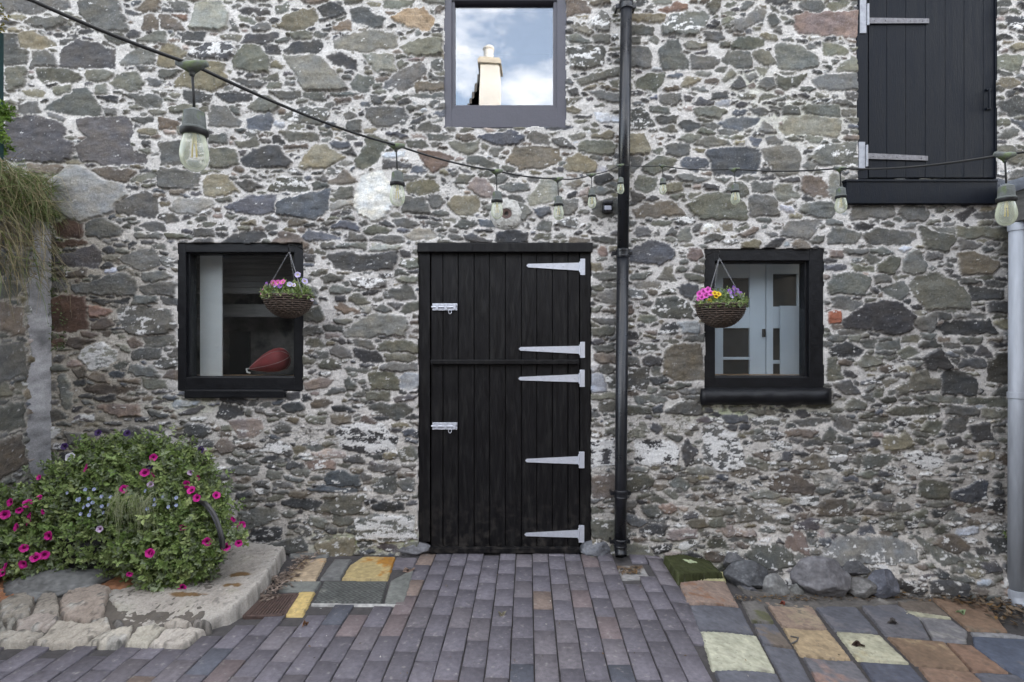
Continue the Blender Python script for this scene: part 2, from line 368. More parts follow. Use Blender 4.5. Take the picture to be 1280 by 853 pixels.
STONES = """
@0,0,6.4
g 0,0 550,0 560,60 420,90 270,110 40,100
g 640,0 950,0 970,80 1030,160 1025,250 780,255 650,120
n 1080,80 1180,0 1280,0 1280,80 1150,105
n 1155,240 1160,130 1200,105 1280,160 1290,235
g 240,150 300,130 370,150 500,140 550,180 480,200 430,240 370,235 360,205 250,215 170,180
t 150,290 200,250 290,255 450,360 330,390 160,385
g 30,280 140,270 150,380 235,400 210,500 40,530
g 270,420 360,395 430,440 465,540 250,540
k 505,390 620,310 780,340 850,380 920,400 910,545 495,540
g 835,280 960,270 1020,320 1000,350 880,345
g 1105,325 1280,250 1335,250 1335,340 1110,335
k 540,280 610,262 625,290 545,300
g 960,490 1080,390 1230,400 1250,520 970,520
o 290,545 430,545 540,560 660,620 620,645 360,660 300,600
o 700,560 850,555 920,600 910,640 700,650
o 880,655 940,600 1100,570 1165,660 1130,710 1020,735 930,710
g 1075,530 1230,530 1275,545 1220,570 1110,565
o 45,545 210,540 215,680 60,740
o 430,700 565,685 570,740 450,750
o 790,680 850,670 865,750 765,750
k 790,775 940,775 935,815 870,820
g 980,765 1230,750 1300,790 1280,860 1130,850 1090,800
g 620,710 690,705 760,770 815,850 820,925 740,930 370,880 390,850
g 160,830 290,815 330,905 130,900
@0,133,6.4
m 50,120 180,75 460,110 540,190 510,260 590,300 580,400 480,455 220,440 40,420
m 620,110 780,80 1030,90 1070,190 1040,260 1060,370 1160,380 1170,450 900,470 650,440 620,320 720,250 640,190
g 835,20 930,20 930,60 860,80
g 1050,95 1210,75 1215,120 1110,135
L2 340,710 440,560 570,470 680,500 800,570 1000,640 1020,710 880,850 650,920 500,860
n 740,510 860,490 960,510 1095,510 1060,560 990,600 830,580
n 220,460 480,465 510,500 430,550 250,530
g 930,760 1190,680 1250,760 1260,851 1230,890 930,850
n 200,570 360,570 350,610 210,620
@200,0,6.4
g 65,20 100,0 220,30 235,100 130,90
n 0,130 60,110 140,160 205,240 0,240
r 105,120 210,125 205,160 140,155
l 300,0 480,0 520,90 550,130 560,220 480,245 240,235
g 560,140 650,260 570,250 550,200
k 620,80 690,60 870,60 885,115 800,120 740,95 680,115
g 930,50 1020,0 1040,80 940,110
t 925,200 1090,85 1230,75 1255,150 1200,210 1070,250
g 740,210 880,180 880,245 750,245
k 145,260 370,260 350,330 180,330
o 480,285 650,275 640,320 500,320
k 645,330 700,270 770,275 940,270 935,310 860,350
g 930,320 1045,300 1020,340 935,345
kx 230,430 380,350 590,335 600,420 540,475 260,465
o 580,480 640,400 680,360 800,375 885,490 870,575 600,555
k 840,365 930,365 970,410 960,430 850,415
k 1000,410 1090,330 1280,320 1300,370 1270,420 1050,430
ol 1000,445 1240,450 1290,470 1400,560 1497,710 1310,735 1160,715 1060,560
t 0,390 70,345 220,435 140,520 60,540 -20,530
t 120,650 230,560 400,490 530,520 530,680 400,730 130,690
g 0,560 190,570 110,640 0,635
k 450,750 740,740 740,800 560,825
g 580,630 850,660 780,700 640,670
g 890,735 1120,735 1130,770 1050,800 960,780
o 800,630 940,590 950,650 860,650
g 1150,745 1320,755 1330,800 1200,800
g 710,850 830,770 890,780 960,850 930,900 700,880
@380,0,6.4
k 120,60 210,30 300,50 330,110 290,135 150,125
k 375,80 430,60 530,75 640,150 620,220 570,225 470,190 390,165
o 625,0 870,0 850,50 650,75
n 635,90 740,85 730,110 650,115
T 690,145 830,75 960,75 1040,150 1000,235 840,210
rt 235,220 330,160 375,175 370,240 240,255
nl 230,320 400,270 550,240 740,275 745,370 660,390 570,385 530,415 410,415 350,390 250,385
o 770,380 920,315 1105,310 1105,440 830,440
k 180,450 300,430 420,490 410,565 270,530
ol 490,440 720,435 740,570 560,570
o 735,510 790,475 845,515 750,545
g 635,680 750,580 930,480 970,590 800,730 740,700 640,705
g 380,680 430,600 540,600 575,660 500,735 400,725
g 230,750 350,740 450,750 400,765 250,775
g 540,765 640,780 620,835 545,830
g 715,780 830,765 740,805
g 860,765 1110,750 1110,785 950,780
o 1020,280 1100,265 1100,300
gx 1020,500 1105,470 1105,570 1030,560
@700,0,6.4
n 50,0 170,0 250,60 230,100 60,120
gx 240,180 330,95 400,130 390,250 290,240
r 800,80 920,20 1020,40 1000,80 830,105
t 520,130 830,115 840,180 520,170
gx 810,210 900,120 1000,100 1150,95 1190,140 1150,230 1080,285 830,280
g 520,210 650,195 740,235 730,280 520,275
g 50,300 130,270 250,340 70,345
g 270,285 410,285 400,345 280,350
gx 55,380 200,360 340,365 370,420 330,520 190,555 90,545
g 420,500 490,460 490,510
g 540,365 690,370 720,420 710,545 540,545
g 790,400 850,330 940,320 1000,460 1040,500 1030,550 820,555
g 1055,445 1180,445 1280,490 1240,550 1060,550
o 120,640 300,580 490,545 490,610 380,620 180,695
o 610,650 700,590 840,590 780,725 620,700
t 965,690 1020,615 1130,635 1020,705
g 220,735 330,735 490,755 485,830 300,790
o 1170,40 1230,0 1280,0 1280,40 1220,110
g 710,325 760,300 805,330 770,355
g 1060,590 1140,570 1210,590 1190,615
k 1060,830 1120,785 1240,820 1200,850
g 805,760 960,760 990,800 900,851 810,830
@900,0,6.4
g 150,75 200,10 270,15 180,85
g 90,180 220,130 310,50 370,90 350,160 250,200 170,260 120,250
o 400,40 520,105 430,95
g 390,115 430,110 480,165 420,220
g 430,235 490,210 490,265
g 640,40 680,0 800,0 830,50 800,100 720,90
o 850,40 1000,0 1040,20 900,80
rp 600,120 680,95 920,105 1100,90 1120,300 900,280 640,270 600,200
o 85,370 160,305 345,310 340,355 250,390 90,395
o 0,340 80,350 75,385 0,375
g 20,490 60,415 230,415 255,500 230,550 130,550
o 265,420 350,400 450,500 350,530
g 450,350 640,365 760,440 790,520 620,560 465,545
o 820,340 860,330 960,360 1030,400 1000,440 840,435
g 900,480 965,475 900,530
o 920,560 1060,450 1110,450 1110,570
g 500,310 560,300 600,335
o 280,540 390,540 350,600 310,595
g 735,640 820,600 1080,600 1090,710 800,725
g 290,700 360,630 440,620 440,700 380,735
o 445,600 520,620 600,620 690,600 600,690 500,715 450,680
g 200,590 270,580 305,620 230,650
g 80,700 150,610 215,690 130,730
o 10,640 60,570 130,585 30,660
g 430,800 510,765 510,805
o 770,755 860,760 810,790
k 620,770 680,745 720,775 650,785
g 900,800 1030,810 1080,851 900,825
@200,133,6.4
g 400,0 520,0 640,120 620,160 400,150
o 80,0 300,0 290,50 90,45
g 565,5 630,20 640,65 600,75
b 700,110 880,60 905,110 880,190 700,180
gx 970,90 1080,40 1150,0 1350,30 1350,70 1310,150 1100,130
rt 0,90 150,130 130,185 0,180
g 400,235 520,225 540,290 400,300
g 0,295 150,275 230,290 220,470 20,460
o 410,330 600,350 625,460 480,490 400,490
o 605,290 700,275 750,250 810,295 650,335
o 960,205 1180,205 1280,235 1280,270 1040,275
k 900,240 950,235 995,295 900,290
k 650,430 720,350 930,305 1060,450 1030,485 690,485
g 0,490 110,495 320,540 300,630 140,665 0,650
t 350,600 410,530 540,560 635,680 420,725 350,690
g 605,610 740,585 820,640 720,695
ox 865,670 960,565 1130,570 1185,660 1140,690
b 520,800 760,700 930,710 920,840 850,870 600,840
b 935,770 1100,720 1280,680 1360,670 1340,820 1250,900 950,860
l 80,800 160,730 420,730 430,790 300,860 100,840
g 440,750 560,720 565,760 480,775
n 990,310 1175,300 1175,330 1000,335
k 1015,370 1080,375 1040,400
g 640,560 740,540 730,570
g 750,560 830,575 780,590
g 600,180 690,190 660,205
@380,133,6.4
g 500,20 620,15 800,10 825,80 800,150 760,125 690,175 560,150 510,80
g 820,0 970,0 870,50 830,50
g 330,75 370,45 425,70 410,95 340,95
g 350,130 460,115 460,210 350,200
g 905,190 940,135 1000,125 1100,180 1080,200
g 830,175 880,150 890,190
g 140,210 245,205 235,245 145,245
g 285,230 400,235 420,265 330,260
b 205,290 350,285 370,320 330,340 220,330
k 290,370 380,335 410,390
t 0,400 100,305 170,310 320,410 250,450 180,490 60,500 -40,495
o 405,440 450,400 490,290 500,240 560,230 680,290 620,370 580,440 480,500 420,490
b 660,215 740,205 830,240 770,255
g 820,280 940,265 990,310 950,330 840,320
g 980,225 1190,235 1100,265 1010,270
k 640,430 860,460 820,500 640,495
nr 915,355 1080,370 1185,410 1130,480 1000,530 960,460
W 710,716 711,790 674,850 617,911 563,915 509,888 451,864 414,794 416,716 439,638 466,569 504,545 563,518 621,521 659,583 686,642
n 205,610 330,520 425,600 370,620
t 815,630 900,590 1040,580 1090,670 920,705 840,690
k 1115,625 1160,605 1265,695 1150,690
g 70,620 110,600 190,630 90,665
g 245,700 300,650 385,650 390,735 260,735
l 215,780 390,755 390,790 230,825
g 970,730 1070,700 1120,750 1080,810 1040,810
g 780,730 960,735 1010,851 790,851
@560,160,6.4
o 10,115 80,95 140,130 250,100 240,180 130,205 60,180
b 245,65 400,40 520,20 600,60 610,100 540,130 330,125
g 625,60 680,30 810,70 800,130 700,120
g 815,90 930,80 1020,160 880,145
o 980,60 1090,40 1090,80 1000,90
t 1150,60 1280,30 1330,50 1300,95 1160,85
o 1030,140 1070,105 1300,105 1360,150 1330,215 1040,185
nt 460,265 530,145 720,150 890,170 905,250 800,315 560,330
g 330,165 445,160 375,230
t 935,310 970,225 1060,210 1180,270 1190,320 1130,355 960,340
g 140,290 160,230 250,215 290,240 410,290 400,320
p 155,480 200,410 320,410 360,500 350,560 250,540
g 420,470 520,435 630,445 640,490 500,505
g 450,355 580,370 530,400
g 620,400 700,380 740,400 700,430
ol 635,560 720,480 750,400 850,400 920,440 880,510 850,580 660,620
n 950,450 1040,410 1080,430 1010,475
k 1170,400 1250,370 1320,400 1270,445 1190,445
p 1030,540 1120,470 1130,530
g 490,545 560,535 600,575 510,585
nt 0,600 60,540 240,555 265,610 220,690 90,690 20,660
g 275,640 350,600 345,680
g 520,595 570,600 670,660 600,740
b 680,650 810,635 810,680 740,720
g 895,580 1030,570 1030,690 900,700
g 1155,680 1180,590 1340,560 1400,620 1390,700 1200,715
g 55,780 130,735 240,760 150,800
b 250,740 340,740 380,790 260,795
g 610,790 640,745 665,750 650,805
g 670,800 760,750 830,745 820,820
gx 860,760 1030,710 1020,800 850,780
g 1090,810 1110,770 1150,780
g 1150,800 1280,735 1340,740 1400,790 1300,825 1160,820
k -40,400 110,520 0,520
@780,133,6.4
t 0,230 150,225 210,380 0,390
gx 60,30 130,10 200,70 240,170 60,190
g 250,80 415,80 400,130 290,155
k 430,140 510,115 605,160 500,200
g 630,150 680,130 760,160 710,185
b 760,140 870,95 990,90 1080,100 1050,135 940,190 830,180
b 860,60 890,20 980,35 900,85
o 280,180 380,140 425,200 390,215
o 430,260 500,230 610,235 580,270 490,290
o 545,300 680,250 790,265 860,305 800,320 560,320
o 730,235 940,245 930,270
g 330,320 420,300 510,310 520,380 450,400 340,385
b 450,440 500,410 660,420 690,470 570,520 460,480
b 640,370 730,335 950,325 1060,350 1090,400 1070,545 730,550 690,480
o 150,490 270,400 430,430 330,510 240,555 170,530
o 85,610 130,560 270,560 240,650 180,685 100,660
g 50,405 150,415 130,460 50,530
t 320,640 370,605 465,620 465,680 430,690 320,690
k 315,555 370,550 400,600 320,600
g 410,560 540,540 590,570 690,575 600,610 440,600
g 725,575 800,560 860,570 800,605
g 930,570 1010,545 1080,575 1000,600
o 795,680 870,610 940,600 1000,690 950,715
o 510,790 600,710 700,690 860,700 960,780 1000,840 990,900 600,900 540,830
g 1030,610 1180,605 1180,680 1040,685
g 1000,730 1060,700 1220,730 1240,870 1010,870
g 50,680 130,690 180,740 50,790
n 80,840 160,790 290,760 400,770 470,851 480,870 300,880 100,880
b 1000,250 1090,260 1060,320
g 1070,210 1130,130 1210,210
g 1150,250 1210,235 1260,290 1150,310
g 1000,0 1090,20 1250,30 1200,70 1080,65 1010,40
@960,133,6.4
tl 90,170 180,90 300,85 420,90 580,110 570,190 540,235 410,225 130,225
g 115,10 160,0 240,20 255,75 130,55
g 0,0 100,20 80,70 0,70
g 270,0 560,0 580,80 430,70 300,55
o 600,30 700,30 700,70 600,70
nl -57,340 60,320 210,320 245,390 245,520 200,555 80,555 0,460
gx 310,410 440,310 690,290 710,480 560,470 400,470
o 295,240 430,250 420,290 320,285
o 130,250 200,235 270,270 180,275
g 265,475 310,445 380,480 350,520
k 100,570 240,565 240,600 110,605
ol 45,645 110,625 180,625 260,720 150,755 90,750
n 265,640 280,560 400,565 470,620 480,715 310,710
l 485,640 500,550 580,540 640,600 600,740 520,750
g 245,800 400,760 510,760 530,830 480,890 260,860
@40,266,6.4
rd 170,90 270,60 400,90 410,170 370,190 220,185
rd 170,235 400,215 440,235 300,275 190,265
g 450,90 540,40 630,60 740,140 700,180 560,205 450,170
g 650,50 720,50 720,95
g 850,100 900,80 1060,80 1060,140 950,150
g 820,170 1040,165 1040,205 850,205
o 1060,160 1280,180 1280,210 1070,205
m 150,360 420,290 500,260 555,320 530,440 330,420 170,420
k 580,290 640,270 670,300 640,325 590,325
k 770,250 800,225 830,240 790,290
g 715,370 830,305 960,295 1010,320 1040,420 870,460 800,430
gx 1010,330 1130,380 1130,430 1040,420
nd 160,490 440,455 440,510 200,505
g 300,560 480,560 600,510 760,480 830,540 850,600 810,660 560,650 350,645
g 890,490 1040,470 1130,510 1000,545 900,540
g 860,600 1040,555 1150,570 1140,665 900,640
g 820,670 1010,680 1000,710 820,725
g 980,260 1060,260 1070,290 990,290
k 450,690 650,710 780,690 770,715 580,735
rd 120,710 260,660 420,670 440,740 460,910 300,950 110,930
r 470,760 520,745 635,785 560,825 470,830
gx 690,760 880,740 960,770 1100,780 1150,900 1070,960 850,980 720,930
n 480,900 560,840 640,850 660,900 600,930 490,930
@370,266,6.4
b 60,190 120,140 290,170 360,200 270,220 100,225
g 180,90 260,60 330,70 250,110
b 270,110 400,60 510,110 500,145 400,120
g 385,215 440,160 540,180 570,220 420,228
g 600,220 650,185 800,180 870,200 850,235 740,245
g 190,235 290,240 310,280 210,285
g 325,265 440,240 570,240 550,300 470,275 350,275
k 245,340 400,315 600,330 810,310 815,390 770,450 600,460 400,460 320,430
l 590,310 600,250 850,265 800,290 650,300
k 845,305 900,315 910,355 860,360
tl 880,180 950,120 1050,115 1120,185 1060,210 900,205
g 1050,80 1090,65 1170,100 1110,125
g 780,60 860,35 990,90 960,115 800,110
o 540,140 640,105 770,130 700,160 560,165
g 785,490 810,440 900,490 780,500
o 800,515 980,510 960,555 810,545
g 275,610 310,580 460,605 440,635 280,640
k 315,670 390,655 410,700 330,710
o 430,690 480,640 560,680 640,725 500,730
g 700,640 870,570 920,600 970,690 850,700 710,670
rt 310,740 380,725 520,795 430,805 330,780
g 625,770 710,720 770,770 710,800
g 720,725 860,725 840,765 780,770
l 520,750 610,750 600,790 540,795
g 80,590 170,600 175,670 110,680
g 200,500 250,490 390,500 370,540 230,555
k 70,330 150,340 150,390 90,390
@370,399,6.4
ol 390,110 490,20 640,-40 890,-20 910,20 870,135 700,125 560,140 400,135
g 210,60 280,45 380,75 370,95 260,85
g 300,0 470,0 400,40 330,30
o 75,165 180,160 225,205 180,225 80,200
g 465,165 560,155 650,220 600,230 470,200
g 270,260 340,210 420,250 455,300 390,310 280,275
g 160,250 270,270 230,320 190,310
k 470,240 560,245 660,265 690,340 560,335 480,290
o 655,225 740,170 860,170 980,210 980,265 870,250 680,245
o 710,280 900,275 970,310 900,330 730,320
g 680,380 740,355 975,355 970,400 700,405
g 400,390 600,405 500,425 420,420
k 520,360 620,365 570,385
to 585,430 690,415 780,420 815,480 815,550 600,560
L 835,470 870,440 980,440 980,550 900,570 840,530
g 390,490 420,455 480,520 460,560 410,555
g 230,600 270,555 400,560 390,590
o 560,590 745,580 740,640 580,640
g 570,690 700,675 870,685 930,720 900,760 800,805 720,760
k 295,700 380,685 470,730 320,740
k 45,610 90,605 115,640 60,655
p 70,500 180,470 290,490 260,540 90,560
@370,530,5.017
kx 250,30 300,0 540,0 580,60 630,90 620,150 500,175 300,165 260,90
g 0,20 130,10 200,55 100,115 0,110
p 100,185 180,160 310,165 310,195 120,215
pr 50,235 160,220 255,240 240,275 100,280
g 310,215 400,195 420,230 310,235
k 440,200 540,195 520,215
o 640,170 720,140 765,190 750,230 670,230
g 460,270 560,245 660,260 620,290 480,290
b 185,310 270,290 400,320 405,380 300,395 200,380
b 75,400 200,385 380,400 370,430 220,425
g 405,305 470,330 460,350 410,350
g 480,390 540,345 620,330 630,400 600,430 490,425
g 645,370 700,335 745,340 740,410 670,410
o 130,555 180,480 350,435 440,445 400,555 300,565 200,550
k 470,515 560,480 680,490 670,540 510,540
gx 380,600 450,570 740,570 740,640 760,720 560,730 380,715
g 30,640 100,650 90,700 50,705
g 670,250 750,245 730,270
@730,399,6.4
o 60,90 160,50 230,70 230,125 70,125
g 60,0 250,0 250,40 100,30
g 80,215 250,195 250,255 110,250
n 90,280 250,280 250,345 100,345
g 110,395 190,360 250,390 250,430 130,425
W 60,360 110,350 120,400 70,425
L 50,440 150,430 170,580 50,585
gx 180,460 250,440 250,555 200,540
o 50,600 250,590 250,640 60,640
o 120,700 140,650 250,655 250,735 120,735
gx 390,240 450,190 570,190 590,240 480,295 400,275
g 320,290 420,310 440,370 320,370
gx 320,380 520,390 510,480 490,570 320,565
to 630,290 660,230 740,205 920,200 950,350 950,470 720,480 650,440
L 760,30 900,20 920,110 840,130 770,100
g 770,160 830,125 950,125 950,175
kx 590,110 640,40 740,30 780,90 700,120
o 640,180 690,160 750,175 700,190
g 610,540 720,515 850,520 750,555
g 580,590 640,565 720,590 650,600
g 400,620 560,610 650,640 620,665 430,665
g 770,575 830,555 940,560 940,600 800,600
b 550,700 620,680 620,740 570,750
o 320,690 520,700 530,745 320,755
g 665,740 800,650 880,650 960,740 880,760 700,755
o 620,820 700,765 820,770 840,840 800,900 650,900
o 320,840 450,795 510,920 320,930
g 790,610 940,610 940,650 830,640
g 550,380 600,370 610,440 560,440
@730,266,6.4
g 60,110 150,65 270,80 270,130 90,140
g 60,190 250,200 250,240 90,240
o 500,90 560,65 690,70 680,100
g 400,130 460,105 540,150 520,190 430,195
g 350,60 415,70 380,120
g 550,165 590,140 600,170
g 660,180 700,120 750,150 740,185
g 750,190 780,130 850,120 850,230 760,235
W 930,140 960,90 1020,85 1040,120
g 870,150 890,100 940,90 930,150
t 1100,90 1180,90 1190,130 1110,135
g 960,180 1040,165 1115,190 1080,235 970,235
o 380,210 500,210 390,250
o 620,220 700,195 740,215 710,235
kb 360,300 540,220 640,240 740,310 700,370 600,420 560,400 360,400
pr 830,370 850,290 930,280 940,340 900,385
pr 105,290 140,262 180,275 180,330 140,340
k 735,280 840,300 830,310
g 360,530 400,480 530,475 480,520
o 590,520 650,440 720,420 700,470 740,540 620,550
g 740,430 830,440 800,475 730,470
tl 405,565 520,545 620,555 600,600 450,610
kb 740,600 850,565 900,570 910,620 860,690 780,660
gx 550,770 590,680 700,660 800,690 850,760 870,840 600,838
g 110,640 260,610 260,730 120,700
g 135,580 190,550 265,555 260,600
g 180,450 265,420 265,470
g 80,490 265,490 265,540 130,530
@1020,240,5.12
g 215,150 260,70 490,75 500,150 420,170 220,170
g 520,140 560,85 680,90 740,140 700,190 600,185
k 905,150 1000,100 1020,120 940,185
g 800,170 840,155 870,185 820,190
g 65,300 110,225 190,225 290,270 250,325 80,330
g 300,270 370,230 640,260 640,290 590,335 340,330
k 240,200 380,205 360,235 260,235
o 655,210 730,240 890,280 860,350 820,400 790,375 700,365
g 730,220 890,225 890,270 790,265
o 895,225 1240,225 1240,300 900,290
g 905,300 1060,330 1020,355 920,365
k 1060,360 1130,345 1130,380 1070,375
g 1095,320 1165,320 1160,345 1100,340
o 1130,385 1180,330 1245,320 1245,400
nt 905,390 990,380 1100,420 1180,465 1120,515 920,515
g 690,380 825,390 790,430 700,430
g 550,500 580,380 660,365 700,470 690,520 570,525
o 380,465 500,405 540,430 490,525 400,510
g 340,370 430,355 500,395 400,400
g 300,420 340,400 420,430 370,460
g 180,370 330,370 320,390 210,395
o 230,460 370,480 370,505 260,510
g 75,580 100,530 250,515 350,550 310,655 90,650
g 375,540 440,535 490,560 390,580
g 410,625 560,560 590,650 540,685
k 345,620 380,600 400,630 370,645
o 595,600 630,540 770,515 900,560 985,680 980,745 700,745 640,680
g 95,670 200,665 290,720 250,750 110,730
k 165,840 260,750 400,690 520,710 620,790 600,880 500,910 320,880 180,870
k 560,700 600,690 590,710
k 615,730 670,720 680,745 640,755
g 620,820 760,770 770,800 740,890 640,870
g 775,775 865,770 860,815 780,810
g 880,780 1090,785 1090,805 890,805
k 980,600 1190,630 1190,690 1000,690
g 1080,570 1220,575 1210,600 1090,600
g 920,555 1050,560 1050,580 920,580
k 1090,720 1120,700 1240,700 1240,775 1100,760
k 1030,730 1080,730 1080,760
R 80,765 150,765 165,830 90,840
pr 85,375 170,380 160,420 90,420
g 780,470 860,450 870,480
k 815,490 865,490 860,525
k 1180,430 1245,420 1245,445
k 1180,465 1245,465 1245,495
@1020,380,5.12
k 775,150 830,110 1110,100 1160,185 1100,190 830,190
g 655,260 760,225 800,270 680,275
g 910,220 1060,210 1060,250 930,250
k 320,180 405,180 400,200
g 150,165 300,160 300,190 145,188
g 70,205 185,210 160,235 80,235
o 200,200 285,195 270,235 220,235
o 520,310 590,270 650,310 570,360
k 690,350 780,285 870,400 820,415 710,415
k 1010,325 1060,260 1135,345
k 905,405 940,350 1070,345 1085,400
g 880,300 940,290 970,340
k 940,275 1000,280 1000,320
od 1100,370 1160,310 1245,310 1245,505 1100,500
k 805,440 920,420 1010,480 1035,530 1020,585 805,570
o 600,440 710,430 720,480 790,480 785,540 620,560 600,530 560,580 505,590 510,540 600,490
kx 80,280 180,250 310,290 250,330 100,320
o 270,370 320,320 440,380 370,400 290,400
o 75,350 125,345 165,470 75,485
g 385,310 510,295 500,320 390,325
g 350,470 460,455 400,480
o 410,490 530,480 440,520
g 105,510 150,495 210,490 280,570 160,570
g 330,510 410,520 340,550
od 405,605 500,590 520,620 430,630
g 690,580 945,600 945,630 700,620
o 960,600 1190,600 1240,630 1230,660 970,635
o 455,690 490,655 780,650 790,700 500,705
g 830,640 1045,675 1045,720 835,700
o 1055,670 1230,675 1230,720 1060,720
g 1130,575 1180,535 1235,530 1235,580
o 190,640 230,600 310,640 300,680 200,680
g 115,770 160,715 240,770 180,810
o 270,740 460,730 440,755
g 265,785 340,765 450,780 400,815 290,810
o 630,805 720,745 810,755 770,830
g 820,790 860,730 970,730 960,800 870,825
k 970,770 1100,760 1130,880 1010,870
g 380,260 530,230 530,280 400,290
g 280,235 390,230 380,270 310,270
g 815,255 920,255 910,280 840,280
g 670,185 760,190 740,215 670,210
k 1110,245 1240,245 1240,265 1130,270
k 870,350 920,350 905,385
g 580,375 680,375 660,410
g 580,580 670,585 660,615
@1060,520,6.095
t 265,160 320,140 370,160 420,110 500,220 400,250 270,250
k 755,180 820,160 940,210 850,230 770,225
g 985,215 1110,180 1140,220 1060,240
n 860,250 970,245 970,280 880,280
t 980,300 1010,260 1100,270 1110,330 1050,350 985,345
kx 410,285 480,270 700,280 715,370 640,410 520,390
g 40,370 90,310 340,300 330,340 250,390 120,400
g 750,330 810,300 870,300 860,340 780,350
g 745,400 800,375 830,390 820,425
o 515,610 580,470 780,530 750,630
g 720,480 860,470 850,500
b 770,590 900,540 1000,480 1060,500 1050,640 930,655 810,640
k 1110,500 1150,490 1190,600 1120,590
k 1065,700 1100,635 1180,640 1175,720
nd 1000,750 1180,750 1180,815 1040,800
g 560,670 740,640 800,660 740,690
g 740,760 780,720 900,780 900,805 750,785
g 160,600 350,610 340,645 190,640
g 210,650 340,665 345,720 230,710
g 360,690 440,660 490,710 380,725
o 470,750 580,710 590,750 480,800
gx 260,480 360,450 470,510 400,530
g 0,520 110,580 0,595
o 0,650 60,660 0,755
g 0,770 90,780 80,820 0,820
@880,500,6.4
o 150,60 350,50 300,90 220,90
b 150,130 330,120 350,170 180,180
k 530,70 700,70 720,95 600,90
g 700,170 860,150 1000,150 900,195 780,200
g 860,100 1060,115 1050,150 950,130
n 650,250 700,230 900,255 850,290 660,290
g 930,310 1010,220 1050,260 1040,350
gx 500,260 560,240 610,280 540,300
gx 520,340 600,330 700,360 690,400 580,400
g 1060,280 1180,320 1170,350 1060,340
k 610,500 650,410 720,420 700,480
n 740,500 870,440 990,480 990,540 770,545
gx 1010,450 1110,450 1160,540 1080,560 1010,530
g 1190,500 1230,450 1280,460 1280,540 1210,540
ol 870,590 1010,600 1070,640 1060,700 930,690
g 1085,680 1160,660 1270,730 1200,750 1120,740
k 10,680 130,680 210,710 190,740 90,720
g 230,685 350,680 350,720 240,715
ol 345,765 490,710 600,750 580,785 400,785
k 380,650 420,630 455,680 400,685
gx 740,790 900,770 910,851 760,840
gX 0,200 100,190 250,260 300,420 330,540 150,560 0,510
@730,520,6.4
o 320,60 460,20 520,140 490,165 320,170
g 165,100 255,75 255,155 170,155
o 620,40 700,0 830,0 840,60 800,120 670,110
k 530,90 560,60 630,90 590,125
kx 50,180 250,180 250,390 60,395
kX 400,190 700,200 745,260 740,385 500,390 420,380
k 780,260 830,190 890,270 860,380 820,390
l 785,440 830,400 1010,410 1040,460 960,470
g 385,430 420,405 510,415 500,435 410,440
np 60,500 200,460 250,470 250,620 180,665 70,650
o 320,460 480,450 550,500 540,560 420,580 320,620
g 680,520 760,490 840,550 800,580 700,560
k 970,555 1090,560 1170,590 1150,610 1050,595
k 930,650 970,635 1000,670
n 960,620 1060,620 1000,660
o 490,650 600,640 650,680 560,690
pr 590,730 700,700 750,745 650,780
g 470,720 570,710 620,780 500,800
o 900,730 1210,740 1200,785 980,785
g 690,810 770,810 760,840
g 500,830 640,810 650,851
o 1210,832 1248,717 1376,691 1549,870
@230,500,6.4
g 600,40 700,30 720,55 620,60
g 650,115 780,100 850,120 740,130
g 480,80 560,75 540,115 490,110
p 370,170 420,160 600,150 640,220 560,290 450,300 410,220
g 710,240 780,185 850,190 860,250 740,265
g 890,220 950,195 1090,205 1145,265 1060,320 920,345
k 0,190 70,180 200,200 230,260 150,290 20,280
g 65,340 160,320 230,340 220,370 90,360
n 255,360 320,300 410,370 390,410 290,425
gx 620,400 680,310 860,370 860,440 720,420
g 480,480 520,455 610,510 560,500
g 340,555 450,515 600,540 590,590 420,580
k 820,495 860,485 960,540 830,540
g 670,620 690,560 790,590 780,620 700,645
g 790,600 960,620 940,660 830,640
g 390,695 450,670 530,690 480,705
k 420,760 510,745 550,770 450,785
@850,530,2.642
o 440,170 510,180 520,210 450,200
k 525,205 560,195 605,220 560,235
n 455,270 480,250 550,255 570,300 460,300
L2 435,430 520,370 700,375 760,400 755,440 480,445
pr 340,400 370,345 410,370 410,420
k 775,490 840,490 900,500 890,535 780,530
k 1010,375 1070,375 1070,415 1015,415
k 990,300 1065,300 1065,325 1000,320
g 770,370 870,420 900,435 830,445
@40,399,6.4
rd 120,160 240,150 250,200 150,210
nd 275,220 300,140 420,150 510,170 380,230
n 400,105 440,95 540,115 500,145 410,140
n 550,95 630,95 620,130 570,125
lX 370,290 430,220 560,190 680,250 680,330 600,380 480,410 430,360
n 770,180 820,150 890,215 810,225
g 900,140 1120,140 1130,170 1050,215 910,215
g 815,250 870,235 1040,235 1030,310 870,325 810,300
g 760,430 800,360 970,380 1020,450 940,460
n 460,480 490,420 600,430 620,500
nd 400,560 520,520 700,535 870,550 700,595 520,590
k 380,620 430,600 490,610 450,645
k 500,630 660,600 670,640 590,660
n 690,620 860,630 800,655
pr 510,700 680,680 860,690 870,760 700,780
k 180,330 220,280 270,290 230,350
n 330,400 430,380 440,450 380,475
g 200,450 270,440 330,600 310,720 260,700
k 930,590 1060,565 1130,580
n 700,490 870,475 860,505
@0,530,5.8
g 820,90 950,10 1050,40 1195,120 1190,190 1060,170
"""
